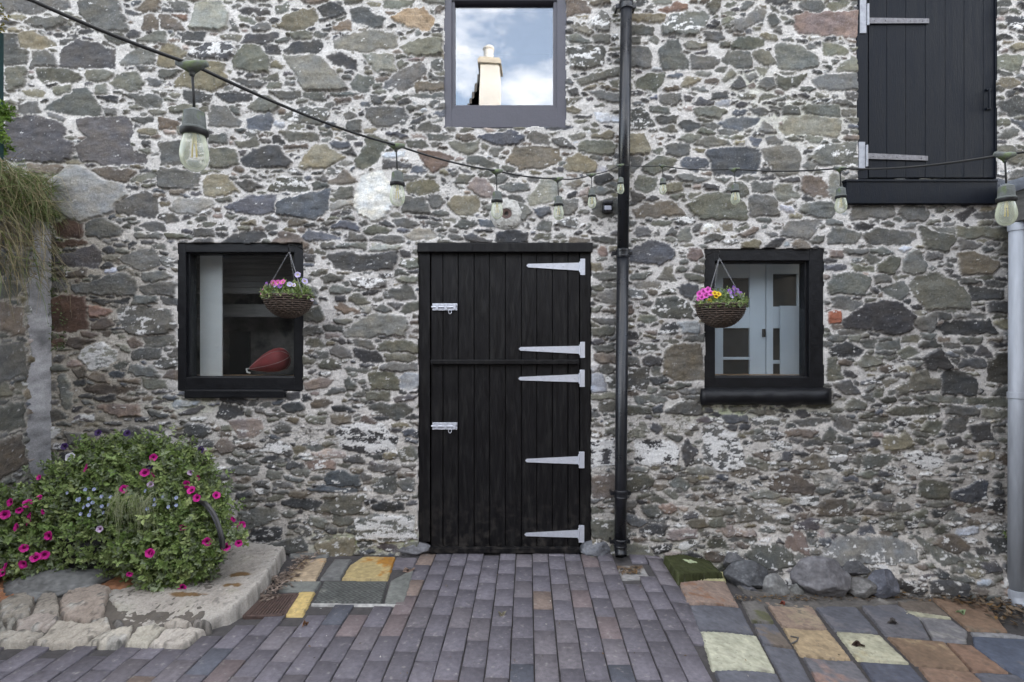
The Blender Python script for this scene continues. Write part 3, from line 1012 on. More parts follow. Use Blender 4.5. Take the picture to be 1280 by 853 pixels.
# ------------------------------------------------------------ the stone wall
HAND = []
for ln in STONES.strip().splitlines():
    if ln[0] == '@': ox, oy, sc = map(float, ln[1:].split(',')); continue
    k, *ps = ln.split()
    pts = []
    for q in ps:
        a, b = q.split(','); v = P(ox + float(a) / sc, oy + float(b) / sc); pts.append((v.x, v.z))
    HAND.append((k, pts))
def rect(px0, px1, py0, py1):
    a = P(px0, py1); b = P(px1, py0); return (a.x, b.x, a.z, b.z)
HOLES = [rect(523, 739, 304, 700), rect(222, 379, 304, 489), rect(881, 1030, 311, 489), rect(556, 707, -16, 158), rect(1072, 1246, -20, 224)]
def spot(U, V, px, py, rx, ry):
    c = P(px, py); return np.exp(-(((U - c.x) * 191 / rx) ** 2 + ((V - c.z) * 191 / ry) ** 2))
def dirt(U, V, big, n3):
    low = sm(1.25, .2, V + .18 * big)
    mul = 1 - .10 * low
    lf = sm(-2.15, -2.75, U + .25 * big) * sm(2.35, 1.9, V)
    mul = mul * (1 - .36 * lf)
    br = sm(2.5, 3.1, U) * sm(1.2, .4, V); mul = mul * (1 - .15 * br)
    tint = np.ones(U.shape + (3,), np.float32)
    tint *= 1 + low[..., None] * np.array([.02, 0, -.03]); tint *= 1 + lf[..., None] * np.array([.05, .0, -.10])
    for (px, py, rx, ry, a) in [(450, 678, 60, 16, .8), (515, 680, 18, 14, .6), (905, 512, 45, 12, .7), (1000, 508, 40, 8, .4), (235, 505, 35, 12, .45), (865, 700, 60, 14, .3), (70, 300, 20, 60, .5), (660, 60, 10, 10, 0), (940, 105, 25, 18, .25), (1000, 150, 60, 25, .25)]:
        s = spot(U, V, px, py, rx, ry) * np.clip(.7 + n3 * 1.2, 0, 1.3) * a
        tint *= 1 + s[..., None] * np.array([-.30, -.16, -.52])
    return mul, tint
house = thing('stone_house', 'two storey rubble stone outbuilding with black stable door and small windows', 'building')
X0, X1, Z0, Z1, RES = -3.62, 3.72, -.42, 3.86, .0056
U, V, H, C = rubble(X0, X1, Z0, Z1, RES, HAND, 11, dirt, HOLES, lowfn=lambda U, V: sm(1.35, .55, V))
ins = np.zeros(U.shape, bool)
hn = np.random.default_rng(4); jag = .006 * fbm(U.shape, 12, 12, hn, 3)
for h in HOLES: ins |= (U > h[0] + jag) & (U < h[1] + jag) & (V > h[2] + jag) & (V < h[3] + jag)
# low bulge of the wall foot at the right
foot = sm(1.35, 1.7, U) * sm(.16, -.16, V) * .13
lowbulge = .012 * fbm(U.shape, 90, 60, hn, 3)
Yw = -(H + foot + lowbulge); Yw[ins] = .13
Vv = np.stack([U, Yw, V], -1).reshape(-1, 3)
nyy, nxx = U.shape
keep = ~ins; k2 = keep.copy(); k2[1:-1, 1:-1] = keep[1:-1, 1:-1] | keep[:-2, 1:-1] | keep[2:, 1:-1] | keep[1:-1, :-2] | keep[1:-1, 2:]
F = grid_faces(nyy, nxx, k2)
Vc, Fc, Cc = compact(Vv, F, C.reshape(-1, 3))
npmesh('wall', Vc, Fc, M_wall, house, Cc)
del U, V, H, C, Vv, F, Vc, Fc, Cc
# rest of the building shell (coarser, beyond the picture)
M_far = mat('far_rubble', (.30, .29, .28), .9, var=.6, vscale=7, bump=.8, bscale=12, col2=(.12, .12, .115))
bm = NB(); box(bm, X0 - 3, X1 + 3, .0, .45, Z1, 6.0, 0); box(bm, X0 - 3, X0, .0, .45, -.4, Z1, 0); box(bm, X1, X1 + 3, .0, .45, -.4, Z1, 0)
box(bm, X0 - 3, X1 + 3, 5.6, 6, -.4, 6, 0); obj('upper_wall', bm, M_far, house)
bm = NB(); vs = [bm.verts.new(v) for v in [(X0 - 3.2, -.2, 5.95), (X1 + 3.2, -.2, 5.95), (X1 + 3.2, 3, 8.6), (X0 - 3.2, 3, 8.6), (X1 + 3.2, 6.2, 5.95), (X0 - 3.2, 6.2, 5.95)]]
bm.faces.new((vs[0], vs[1], vs[2], vs[3])); bm.faces.new((vs[3], vs[2], vs[4], vs[5])); bm.faces.new((vs[0], vs[3], vs[5])); bm.faces.new((vs[1], vs[4], vs[2]))
obj('roof', bm, M_slate, house)
# foundation boulders
def boulder(px0, px1, py0, py1, yc, col, seed, name='foundation_stone', parent=None, flat=.5, ang=1.0, m=None):
    a = P(px0, py1, yc); b = P(px1, py0, yc); c = (a + b) / 2; rx = (b.x - a.x) / 2; rz = (b.z - a.z) / 2; ry = max(rx, rz) * flat
    bm = NB(); bmesh.ops.create_icosphere(bm, subdivisions=5, radius=1); off = Vector((seed * 7.3, seed * 3.1, seed))
    rr = random.Random(seed); planes = [(Vector((rr.uniform(-1, 1), rr.uniform(-1.2, .3), rr.uniform(-1, 1))).normalized(), rr.uniform(.62, .86)) for _ in range(9)]
    V = []; 
    for v in bm.verts:
        p = v.co.copy()
        for n_, d_ in planes:
            e = p.dot(n_) - d_
            if e > 0: p -= n_ * e * .92 * ang
        p *= 1.12
        p += v.co * (.10 * mnoise.fractal(v.co * 1.6 + off, 1, 2, 5) + .02 * mnoise.fractal(v.co * 9 + off, 1, 2, 3))
        v.co = Vector((c.x + p.x * rx, c.y + p.y * ry, c.z + p.z * rz))
    V = np.array([v.co[:] for v in bm.verts]); F = np.array([[v.index for v in f.verts] for f in bm.faces]); 
    N = np.array([mnoise.fractal(Vector(v) * 22 + off, 1, 2, 5) for v in V]); N2 = np.array([mnoise.fractal(Vector(v) * 90, 1, 2, 3) for v in V])
    C = np.array(col) * (1 + .35 * N + .25 * N2)[:, None]; fl = sm(.35, .6, N2 + .5 * N)[:, None]; C = C * (1 - fl * .2) + .3 * fl * .2; bm.free()
    return npmesh(name, V, F, m or M_attr, parent, np.clip(C, .02, .8), True)
for i, (a, b, c, d, yc, col) in enumerate([(908, 962, 703, 738, -.10, (.085, .088, .095)), (924, 950, 732, 749, -.17, (.10, .10, .11)), (954, 985, 719, 750, -.16, (.20, .20, .195)),
        (986, 1006, 731, 749, -.14, (.16, .16, .15)), (993, 1057, 699, 750, -.13, (.18, .175, .185)), (1055, 1097, 724, 747, -.12, (.15, .145, .14)),
        (1087, 1121, 714, 750, -.13, (.115, .12, .145)), (1050, 1086, 702, 717, -.05, (.09, .09, .095)), (1136, 1192, 712, 734, -.03, (.075, .075, .082)), (1118, 1152, 732, 746, -.06, (.17, .165, .16)), (1166, 1200, 733, 746, -.05, (.13, .13, .13)), (905, 930, 690, 712, -.04, (.12, .12, .125)),
        (940, 992, 700, 722, -.02, (.10, .098, .095)), (1090, 1110, 735, 752, -.16, (.11, .1, .095))]):
    boulder(a, b, c, d, yc - (.06 if i < 8 else .02), [q_ * .9 for q_ in col], i + 3, parent=house, ang=.95, flat=.6)
boulder(724, 766, 676, 698, .01, (.15, .155, .17), 40, parent=house, ang=1); boulder(500, 538, 677, 696, .02, (.17, .17, .18), 41, parent=house, ang=1)
# ------------------------------------------------------------ stable door
DX = [538.6, 553.8, 573, 592.8, 612, 631.8, 652, 671, 690.6, 710, 724.6]
bm = NB(); pbox(bm, 523, 537.4, 313, 677, .012, .16); pbox(bm, 725.4, 738.5, 313, 677, .012, .16); pbox(bm, 521.5, 741, 303, 314.5, -.02, .16, .004)
pbox(bm, 527, 736, 690, 694, .03, .2, .001)
door = obj('stable_door', bm, M_black, house)
def leaf(py0, py1):
    bm = NB()
    for a, b in zip(DX, DX[1:]): pbox(bm, a + .55, b - .55, py0, py1, .022 + random.uniform(-.0012, .0012), .055, .0035)
    pbox(bm, DX[0] + .3, DX[-1] - .3, py0 + .3, py1 - .3, .036, .07, 0)
    o = obj('door_leaf', bm, M_black, door)
    return o
up = leaf(315.6, 451); lo = leaf(455, 685)
up['label'] = 'shorter upper half of the stable door'; lo['label'] = 'taller lower half of the stable door'
bm = NB(); a = P(538, 455, -.012); b = P(724.5, 449.5, -.012); box(bm, a.x, b.x, -.014, .02, a.z, b.z, .004); obj('drip_rail', bm, M_black, door)
bm = NB(); pbox(bm, 536.5, 724.5, 684.5, 691.5, -.012, .02, .004); obj('weather_board', bm, M_black, door)
def thinge(tipx, tipy, rooty, px0, px1, py0, py1):
    bm = NB(); pbox(bm, px0, px1, py0, py1, .005, .012, .001)
    ya, yb = .012, .018
    pts = [(tipx + 1.5, tipy - 2.2), (px0, rooty - 5), (px0, rooty + 5), (tipx + 1.5, tipy + 2.2), (tipx - .6, tipy)]
    fr = [bm.verts.new(P(x, y, ya)) for x, y in pts]; bk = [bm.verts.new(P(x, y, yb)) for x, y in pts]
    bm.faces.new(fr); bm.faces.new(bk[::-1])
    for i in range(5): bm.faces.new((fr[i], fr[i - 1], bk[i - 1], bk[i]))
    k = P((px0 + px1) / 2 - 3.2, (py0 + py1) / 2, 0); tube(bm, [k + Vector((0, .006, -.035)), k + Vector((0, .006, .035))], .0062, 10)
    L_ = [(px0 + (px1 - px0) * .5, py0 + 3), (px0 + (px1 - px0) * .5, py1 - 3)] + [(tipx + (px0 - tipx) * t, tipy + (rooty - tipy) * t) for t in (.1, .4, .68, .92)]
    for x, y in L_:
        c = P(x, y, .005); M = Matrix.Rotation(math.pi / 2, 3, 'X'); lathe(bm, [(0.0001, .010), (.0030, .0085), (.0038, .005)], c + Vector((0, .012, 0)), 8, M=M)
    h = obj('hinge', bm, M_zinc, door)
thinge(658.5, 331.7, 333, 725.4, 731.4, 323, 343.5); thinge(649, 435.8, 437, 725.2, 731.2, 427, 447); thinge(648.4, 473, 472.5, 724.6, 731, 462, 483.4)
thinge(657, 575.4, 575, 723.7, 730.6, 564.5, 585); thinge(656, 667.8, 667, 723.4, 730.4, 656.5, 678)
def bolt(x, y):
    bm = NB(); pbox(bm, x, x + 31, y, y + 3.2, .006, .02, .001); pbox(bm, x, x + 31, y + 5.6, y + 8.8, .010, .02, .001); pbox(bm, x, x + 31, y + 3, y + 6, .016, .02, .0005)
    tube(bm, [P(x - 1.5, y + 4.4, .006), P(x + 29, y + 4.4, .006)], .0055, 8)
    for q in (4, 15, 26): pbox(bm, x + q, x + q + 3, y + .6, y + 8, -.002, .01, .001)
    b = obj('sliding_bolt', bm, M_zinc, door)
    bm = NB(); c = P(x + 22, y + 10.5, .0); tube(bm, [c + Vector((.010 * math.cos(t), 0, .013 * math.sin(t))) for t in [k * math.pi / 6 for k in range(13)]], .0022, 6); obj('padlock_ring', bm, M_zinc, b, True)
bolt(540.5, 379); bolt(540.5, 528)
# ------------------------------------------------------------ windows
def frame(px0, px1, py0, py1, l, r, t, b, yf, yb, m, bev=.004):
    bm = NB(); pbox(bm, px0, px0 + l, py0, py1, yf, yb, bev); pbox(bm, px1 - r, px1, py0, py1, yf, yb, bev)
    pbox(bm, px0 + l - .3, px1 - r + .3, py0, py0 + t, yf + .0015, yb, bev); pbox(bm, px0 + l - .3, px1 - r + .3, py1 - b, py1, yf + .0015, yb, bev); return bm
# left window
bm = frame(220, 380, 302, 487.5, 12, 12, 13, 16, .008, .14, M_blackw)
bm2 = frame(231.5, 368.5, 314.5, 472, 6, 1.5, 3, 2, .035, .1, M_blackw)
wl = obj('window', bm, M_blackw, house); obj('casement', bm2, M_blackw, wl)
bm = NB(); pbox(bm, 237, 367.5, 317, 471, .075, .081, 0); obj('pane', bm, M_glass, wl)
bm = NB(); a = P(232, 497, -.03); b = P(356, 487, -.03); box(bm, a.x, b.x, -.045, .02, a.z, b.z, .008)
for v in bm.verts: v.co += Vector((0, .006 * mnoise.noise(v.co * 20), .004 * mnoise.noise(v.co * 25 + Vector((3, 0, 0)))))
obj('sill', bm, M_blackw, wl)
# right window
bm = frame(879, 1031.6, 309.5, 486.5, 14.5, 20, 16, 15.5, .008, .14, M_blackw)
wr = obj('window', bm, M_blackw, house)
bm = frame(893, 1012, 325, 471.5, 1, 6, 3.5, 2, .035, .1, M_blackw); obj('casement', bm, M_blackw, wr)
bm = NB(); pbox(bm, 893, 1008, 327, 470.5, .075, .081, 0); obj('pane', bm, M_glass, wr)
bm = NB(); n_ = 40; pr_ = [(-.02, 506), (-.062, 504.5), (-.078, 500), (-.08, 495), (-.07, 490.5), (-.05, 487), (.02, 484)]
rows = []
for i in range(n_ + 1):
    px = 876.5 + 163 * i / n_; e = min(1, min(i, n_ - i) / 2 + .75); row = []
    for (y, py) in pr_:
        v = P(px, py, y); v.y *= e; v += Vector((0, .008 * mnoise.noise(Vector((px * .08, py * .1, 1))), .006 * mnoise.noise(Vector((px * .06, py * .1, 7))))); row.append(bm.verts.new(v))
    rows.append(row)
for a, b in zip(rows, rows[1:]):
    for k in range(len(pr_) - 1): bm.faces.new((a[k], a[k + 1], b[k + 1], b[k]))
bm.faces.new(rows[0]); bm.faces.new(rows[-1][::-1]); obj('sill', bm, M_blackw, wr, True)
# upper window
bm = frame(554.5, 708.5, -18, 159.4, 10, 12, 18, 24, .0, .14, M_purple, .003)
wu = obj('window', bm, M_purple, house)
wu['label'] = 'grey violet framed upper window reflecting sky'
bm = frame(564, 697, -2, 136, 4.5, 5, 3, 5, .012, .1, M_purple, .003); obj('casement', bm, M_purple, wu)
bm = NB(); pbox(bm, 566, 694, 0, 133, .045, .051, 0); obj('pane', bm, M_glass_up, wu)
# shutter
bm = NB(); pbox(bm, 1071, 1084.8, -25, 223, .0, .14, .003); pbox(bm, 1244, 1247.5, -25, 223, .004, .14, .002); pbox(bm, 1070, 1248, -30, -24, .0, .14, .002)
sh = obj('loft_shutter', bm, M_navy, house)
SX = [1085.8, 1108.4, 1132, 1156.6, 1181.3, 1205, 1229, 1246.5]
bm = NB()
for a, b in zip(SX, SX[1:]): pbox(bm, a + .15, b - .15, -25, 221.5, .012 + random.uniform(-.0008, .0008), .05, .002)
pbox(bm, 1086, 1246, -24, 221, .022, .06, 0)
lf = obj('board_leaf', bm, M_navy, sh)
bm = NB(); pbox(bm, 1058, 1247, 225.5, 254, -.045, .12, .003); pbox(bm, 1057.5, 1247.5, 223.6, 226.6, -.052, .12, .002); obj('sill_board', bm, M_navy, sh)
def shinge(px0, py0, py1, sx1, sy, dy):
    bm = NB(); pbox(bm, px0, px0 + 8, py0, py1, -.006, .004, .001); k = P(px0 + 10, (py0 + py1) / 2, -.006); tube(bm, [k + Vector((0, 0, -.07)), k + Vector((0, 0, .07))], .008, 10)
    h = obj('hinge', bm, M_gp2, sh)
    bm = NB(); pts = [(px0 + 9, sy - 3.6), (sx1, sy - 2.9 + dy), (sx1, sy + 2.9 + dy), (px0 + 9, sy + 3.6)]
    fr = [bm.verts.new(P(x, y, .0)) for x, y in pts]; bk = [bm.verts.new(P(x, y, .013)) for x, y in pts]; bm.faces.new(fr); bm.faces.new(bk[::-1])
    for i in range(4): bm.faces.new((fr[i], fr[i - 1], bk[i - 1], bk[i]))
    for t in (.12, .3, .5, .7, .9): lathe(bm, [(.0001, .010), (.004, .0085), (.005, .004)], P(px0 + 9 + (sx1 - px0 - 9) * t, sy + dy * t, .0) + Vector((0, .006, 0)), 8, M=Matrix.Rotation(math.pi / 2, 3, 'X'))
    obj('hinge_strap', bm, M_iron, h)
M_gp2 = mat('greyed_metal', (.30, .31, .34), .5, metal=.3, var=.3, vscale=30, bump=.2)
shinge(1075, -5, 41, 1161.5, 25.3, .4); shinge(1073.5, 177, 212, 1160, 194.5, 3)
bm = NB(); pbox(bm, 1233.5, 1240, 110, 112.5, .0, .02, .002); pbox(bm, 1233.5, 1240, 134, 136.5, .0, .02, .002); tube(bm, [P(1236.5, 111, -.012), P(1236.5, 135, -.012)], .006, 8); obj('pull_handle', bm, M_navy, sh)
# rooms and modelled reflections behind the glass
bm = NB()
def wallbox(px0, px1, py0, py1, y0, y1, m, name='room_wall'):
    bm = NB(); a = P(px0, py1, y0); b = P(px1, py0, y0); box(bm, a.x, b.x, y0, y1, a.z, b.z, 0); return obj(name, bm, m, house)
def room(px0, px1, py0, py1, dep, m):
    a = P(px0, py1, .15); b = P(px1, py0, .15); bm = NB(); t = .05
    box(bm, a.x - t, a.x, .142, dep, a.z - t, b.z + t, 0); box(bm, b.x, b.x + t, .142, dep, a.z - t, b.z + t, 0)
    box(bm, a.x, b.x, .142, dep, a.z - t, a.z, 0); box(bm, a.x, b.x, .142, dep, b.z, b.z + t, 0); box(bm, a.x - t, b.x + t, dep, dep + t, a.z - t, b.z + t, 0)
    return obj('room_lining', bm, m, house)
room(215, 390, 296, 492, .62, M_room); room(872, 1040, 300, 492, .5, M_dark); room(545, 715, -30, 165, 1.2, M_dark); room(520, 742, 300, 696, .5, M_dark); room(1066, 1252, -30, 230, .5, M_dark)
wallbox(250, 277.5, 300, 470, .20, .212, M_white, 'window_reveal')
wallbox(222, 378, 470.5, 474, .12, .36, M_wood, 'window_board')
bm = NB()
for i in range(7): pbox(bm, 226, 392, 314 + i * 7.6, 321.2 + i * 7.6, .34 + (i % 2) * .006, .37, .002)
obj('reflected_roof_slats', bm, M_reflgrey, house)  # reflection of the roof opposite, built as solid slats behind the pane
wallbox(226, 392, 380, 396, .42, .46, M_reflgrey, 'reflected_beam')  # reflected beam of the opposite building, modelled as a bar indoors
wallbox(276, 311, 414, 478, .58, .61, M_dark, 'reflected_doorway')  # black panel standing in for the doorway reflected in the left pane
# pair of half glazed doors behind the right window
def glazed(px0, px1, panes, yd):
    bm = NB(); xs = sorted({px0, px1, *[p[0] for p in panes], *[p[1] for p in panes]})
    pbox(bm, px0, panes[0][0], 300, 500, yd, yd + .04, .003); pbox(bm, panes[0][1], px1, 300, 500, yd, yd + .04, .003)
    ys = [300] + [v for p in panes for v in (p[2], p[3])] + [500]
    for i in range(0, len(ys), 2): pbox(bm, panes[0][0] - .2, panes[0][1] + .2, ys[i], ys[i + 1], yd + .002, yd + .04, .003)
    o = obj('interior_door', bm, M_doorg, house)
    for p in panes:
        bm = NB(); pbox(bm, p[0], p[1], p[2], p[3], yd + .02, yd + .026, 0); obj('pane', bm, M_dpane, o)
    return o
M_dpane = mat('dark_pane', (.022, .025, .028), .5, var=.3, bump=0, spec=.2)
g1 = glazed(880, 957, [(904, 937, 347, 384), (904, 937, 410, 446), (904, 937, 449.5, 480)], .24)
g2 = glazed(958, 1030, [(966.5, 997, 342, 383), (966.5, 997, 410, 450), (966.5, 997, 454.5, 480)], .24)
for v in g2.data.vertices: pass
wallbox(975.5, 1001, 382, 476, .2, .21, mat('reflected_blue_grey', (.40, .45, .52), .5, var=.04, bump=0), 'reflection_panel')  # pale sheet coloured as the reflection of a white building
wallbox(890, 1012, 468.5, 474, .12, .24, M_wood, 'window_board')
bm = NB(); pbox(bm, 955, 957, 411, 421, .21, .24, .001); obj('handle', bm, M_black, g1)
# red float on the left window board
fl = thing('fishing_float', 'faded red teardrop float with pale cord lying on the window board', 'float', P(340, 470, .2))
ax = (P(364, 447, .22) - P(312, 463, .2)).normalized(); M = ax.to_track_quat('Z', 'Y').to_matrix()
prof = [(.002, 0), (.012, .01), (.026, .035), (.045, .075), (.064, .12), (.077, .165), (.082, .20), (.078, .235), (.062, .262), (.035, .28), (.002, .287)]
bm = NB(); lathe(bm, prof, P(311.5, 460.5, .2), 32, M=M); obj('body', bm, M_red, fl, True)
bm = NB()
for q in range(6):
    t = q * math.pi / 3 + .3; tube(bm, [P(311.5, 460.5, .2) + M @ Vector(((r + .001) * math.cos(t), (r + .001) * math.sin(t), z)) for r, z in prof], .0013, 5)
obj('cord', bm, M_cord, fl, True)
bm = NB(); tube(bm, [P(311.5, 460.5, .2), P(308, 461, .19), P(309, 465, .18), P(313, 466, .18)], .006, 8); obj('knot', bm, M_harl, fl, True)
# ------------------------------------------------------------ pipes and small wall fittings
bm = NB(); yp = -.085
tube(bm, [P(783.5, -60, yp), P(783, 5, yp)], .0375, 24); tube(bm, [P(783, 5, yp), P(778.5, 312, yp)], .0365, 24); tube(bm, [P(778.5, 312, yp), P(776, 600, yp), P(775.5, 688, yp)], .0385, 24)
c = P(775.5, 684, yp); tube(bm, [c, c + Vector((0, -.006, -.022)), c + Vector((0, -.024, -.046))], [.0385, .0385, .039], 24, False)
for r in (.034,): tube(bm, [c + Vector((0, -.002, -.01)), c + Vector((0, -.022, -.0455))], .0345, 24, False)
dp = obj('downpipe', bm, M_pipe, house, True)
bm = NB(); lathe(bm, [(.0001, 0), (.034, 0)], c + Vector((0, -.004, -.028)), 24, M=Matrix.Rotation(.6, 3, 'X')); obj('pipe_mouth', bm, M_dark, dp)
for (px, py) in ((783, 6), (778.4, 316), (776.2, 617), (775.6, 678)):
    bm = NB(); c = P(px, py, yp); lathe(bm, [(.037, -.03), (.0425, -.028), (.0435, -.018), (.0415, -.014), (.0415, .006), (.044, .010), (.044, .022), (.040, .026), (.037, .027)], c, 24)
    for s in (-1, 1): box(bm, c.x + s * .052 - .014, c.x + s * .052 + .014, c.y + .01, c.y + .022, c.z - .012, c.z + .012, .003); box(bm, c.x + s * .056 - .006, c.x + s * .056 + .006, c.y + .02, .0, c.z - .007, c.z + .007, .001)
    obj('pipe_bracket', bm, M_pipe, dp)
bm = NB(); c = P(759.5, 259, -.04); box(bm, c.x - .032, c.x + .032, -.055, .0, c.z - .032, c.z + .030, .012); box(bm, c.x - .034, c.x + .034, -.07, -.02, c.z + .016, c.z + .040, .008); sn = obj('sensor_light', bm, M_pipe, house)
bm = NB(); box(bm, c.x - .023, c.x + .023, -.062, -.05, c.z - .022, c.z + .008, .006); obj('lens', bm, mat('grey_lens', (.30, .31, .36), .3, bump=0), sn)
bm = NB(); c = P(633, 268); n_ = 48
rings = []
for r, y in ((.116, .0), (.112, -.012), (.085, -.024), (.055, -.03), (.036, -.034), (.034, -.01)):
    ring = []
    for k in range(n_):
        t = 2 * math.pi * k / n_; q = 1 + (.16 * mnoise.noise(Vector((math.cos(t) * 1.7, math.sin(t) * 1.7, 4))) if r > .05 else 0)
        ring.append(bm.verts.new(c + Vector((r * q * math.cos(t), y + .004 * mnoise.noise(Vector((math.cos(t) * 5, math.sin(t) * 5, r * 60))), r * .92 * q * math.sin(t)))))
    rings.append(ring)
for a, b in zip(rings, rings[1:]):
    for k in range(n_): bm.faces.new((a[k], a[(k + 1) % n_], b[(k + 1) % n_], b[k]))
pc = obj('cement_collar', bm, mat('cement_collar', (.50, .49, .46), .95, var=.35, vscale=40, bump=1, bscale=80, col2=(.33, .32, .29)), house, True)
bm = NB(); lathe(bm, [(.014, -.002), (.014, .030), (.033, .036), (.035, .03), (.035, 0)], c, 24, M=Matrix.Rotation(math.pi / 2, 3, 'X')); lathe(bm, [(.0001, 0), (.034, 0)], c, 24, M=Matrix.Rotation(math.pi / 2, 3, 'X')); obj('rusty_pipe_end', bm, M_rust, pc, False)
# ------------------------------------------------------------ shed eave at the right, its gutter and downpipe
shed = thing('lean_to_shed', 'edge of a grey timber lean-to with pale plastic gutter at the right wall end', 'shed', (3.8, -1, 0))
bm = NB(); box(bm, 3.14, 3.18, -3.2, -.05, 2.135, 2.262, .004); obj('fascia_board', bm, M_weather, shed)
bm = NB(); box(bm, 3.18, 4.6, -3.2, -.05, 2.20, 2.24, .002); box(bm, 3.21, 4.6, -3.2, -.05, 2.24, 2.36, .002); box(bm, 3.6, 3.7, -3.2, -.02, 0, 2.2, .002); obj('side_wall', bm, M_weather, shed)
bm = NB(); n_ = 10; pts = []
for s in (-3.2, -.06):
    pts.append([bm.verts.new((3.20 + .058 * math.cos(t), s, 2.40 - .058 * math.sin(t) * (1 if math.sin(t) > 0 else 0) - .0)) for t in [math.pi * k / n_ for k in range(n_ + 1)]])
for k in range(n_): bm.faces.new((pts[0][k], pts[0][k + 1], pts[1][k + 1], pts[1][k]))
bmesh.ops.solidify(bm, geom=bm.faces[:], thickness=.004); obj('gutter', bm, M_gpipe, shed, False)
c0 = P(1272, 285, -.15); c1 = P(1270.5, 742, -.15); c0.z = 2.13
bm = NB(); tube(bm, [c0, c1], .044, 28); tube(bm, [c1, c1 + Vector((0, -.01, -.03)), c1 + Vector((0, -.05, -.075))], [.046, .047, .048], 28, False)
gp = obj('downpipe', bm, M_gpipe, shed, True)
bm = NB(); lathe(bm, [(.0001, 0), (.041, 0)], c1 + Vector((0, -.02, -.045)), 24, M=Matrix.Rotation(.7, 3, 'X')); obj('pipe_mouth', bm, M_dark, gp)
for z in (2.10, 1.05, c1.z + .01):
    bm = NB(); c = c0.lerp(c1, (c0.z - z) / (c0.z - c1.z)); lathe(bm, [(.046, -.02), (.050, -.018), (.050, .018), (.046, .02)], c, 28); obj('pipe_collar', bm, M_gpipe, gp, False)
# ------------------------------------------------------------ garden wall at the left
gw = thing('garden_wall', 'low rubble garden wall meeting the house at the left with grass on top', 'wall', (-3.4, -1, 0))
U, V, H, C = rubble(0, 2.2, -.1, 2.34, .008, [(k, [((640 - 3.0 * 0 - 0) * 0 + a, b) for a, b in pts]) for k, pts in [
    ('n', [(.16, 1.42), (.34, 1.45), (.36, 1.62), (.18, 1.6)]), ('g', [(.15, 1.18), (.35, 1.15), (.36, 1.36), (.17, 1.38)]), ('nd', [(.15, .62), (.38, .55), (.4, .78), (.2, .82)]), ('g', [(.16, .85), (.36, .84), (.36, 1.0), (.17, 1.02)])]], 31,
    lambda U, V, b, n: (np.full(U.shape, .55, np.float32), np.ones(U.shape + (3,)) * np.array([1.03, 1, .93])))
Vv = np.stack([-3.05 + H, -U, V], -1).reshape(-1, 3); npmesh('wall_face', Vv, grid_faces(*U.shape)[:, ::-1], M_wall, gw, C.reshape(-1, 3))
bm = NB(); box(bm, -4.2, -3.06, -2.2, -.02, -.1, 2.33, 0); obj('wall_core', bm, M_far, gw)
# mortar fillet in the corner
nu, nv = 16, 240; uu = np.linspace(0, 1, nu)[None, :].repeat(nv, 0); vv = np.linspace(.35, 2.16, nv)[:, None].repeat(nu, 1)
rg = np.random.default_rng(8); nn = fbm((nv, nu), 12, 9, rg, 4); n2 = fbm((nv, nu), 5, 5, rg, 3); wd = .13 + .03 * fbm((nv, 1), 1.01, 25, rg, 3)
th = uu * math.pi / 2; xx = -3.06 + .055 * np.sin(th) ** 1.4 * (1 + .10 * nn); yy = -wd * np.cos(th) ** 1.2 * 1 - .012
vx = np.stack([xx + .002 * n2, yy + .002 * n2, vv + .01 * nn], -1).reshape(-1, 3)
npmesh('plaster_fillet', vx, grid_faces(nv, nu), M_wall, gw, np.clip(np.array([.30, .295, .30]) * (1 + .6 * nn + .45 * n2)[..., None], .1, .6).reshape(-1, 3))
# ------------------------------------------------------------ ground
gx = np.unique(np.concatenate([np.linspace(-80, -6, 12), np.linspace(-6, 6, 121), np.linspace(6, 80, 12)])); gy = np.unique(np.concatenate([np.linspace(-120, -5, 14), np.linspace(-5, 1, 61), np.linspace(1, 80, 9)]))
GX, GY = np.meshgrid(gx, gy); GZ = gza(np.minimum(GX, 4), GY) - .012
o = npmesh('ground', np.stack([GX, GY, GZ], -1).reshape(-1, 3), grid_faces(*GX.shape), M_joint, None); o['kind'] = 'structure'
def inpoly(x, y, pts):
    c = False; j = len(pts) - 1
    for i in range(len(pts)):
        if (pts[i][1] > y) != (pts[j][1] > y) and x < (pts[j][0] - pts[i][0]) * (y - pts[i][1]) / (pts[j][1] - pts[i][1]) + pts[i][0]: c = not c
        j = i
    return c
def toworld(pl, ox=0, oy=0, s=1, h=0): return [tuple(G(ox + a / s, oy + b / s, h)[:2]) for a, b in pl]
EX = [toworld([(300, 690), (540, 690), (540, 694), (519, 705), (500, 757), (379, 757), (372, 770), (296, 774), (230, 806), (-400, 812), (-400, 640)]),
      toworld([(765, 700), (802, 700), (811, 722), (772, 724)]),
      toworld([(823, 695), (846, 718), (858, 752), (873, 790), (896, 853), (960, 1100), (2600, 1100), (1800, 690)])]
bV, bF, bC = [], [], []; rb = random.Random(3); ROT = -.028; cr_, sr_ = math.cos(ROT), math.sin(ROT)
def brick(cx, cy, wx, wy, col, zj, ty):
    b0 = len(bV); e = .0028
    for (hx, hy, z) in ((wx, wy, -.05), (wx, wy, -e * 1.1), (wx - e, wy - e, 0)):
        for sx, sy in ((-1, -1), (1, -1), (1, 1), (-1, 1)):
            x = cx + sx * hx / 2; y = cy + sy * hy / 2; X = x * cr_ - y * sr_; Y = x * sr_ + y * cr_
            bV.append((X, Y, gz(X, Y) + z + zj + ty[0] * sx + ty[1] * sy)); bC.append([c * (.55 if z < -.01 else 1) for c in col])
    for r in (0, 4):
        for k in range(4): bF.append((b0 + r + k, b0 + r + (k + 1) % 4, b0 + r + 4 + (k + 1) % 4, b0 + r + 4 + k))
    bF.append((b0 + 8, b0 + 9, b0 + 10, b0 + 11))
PW, PL = .1045, .207
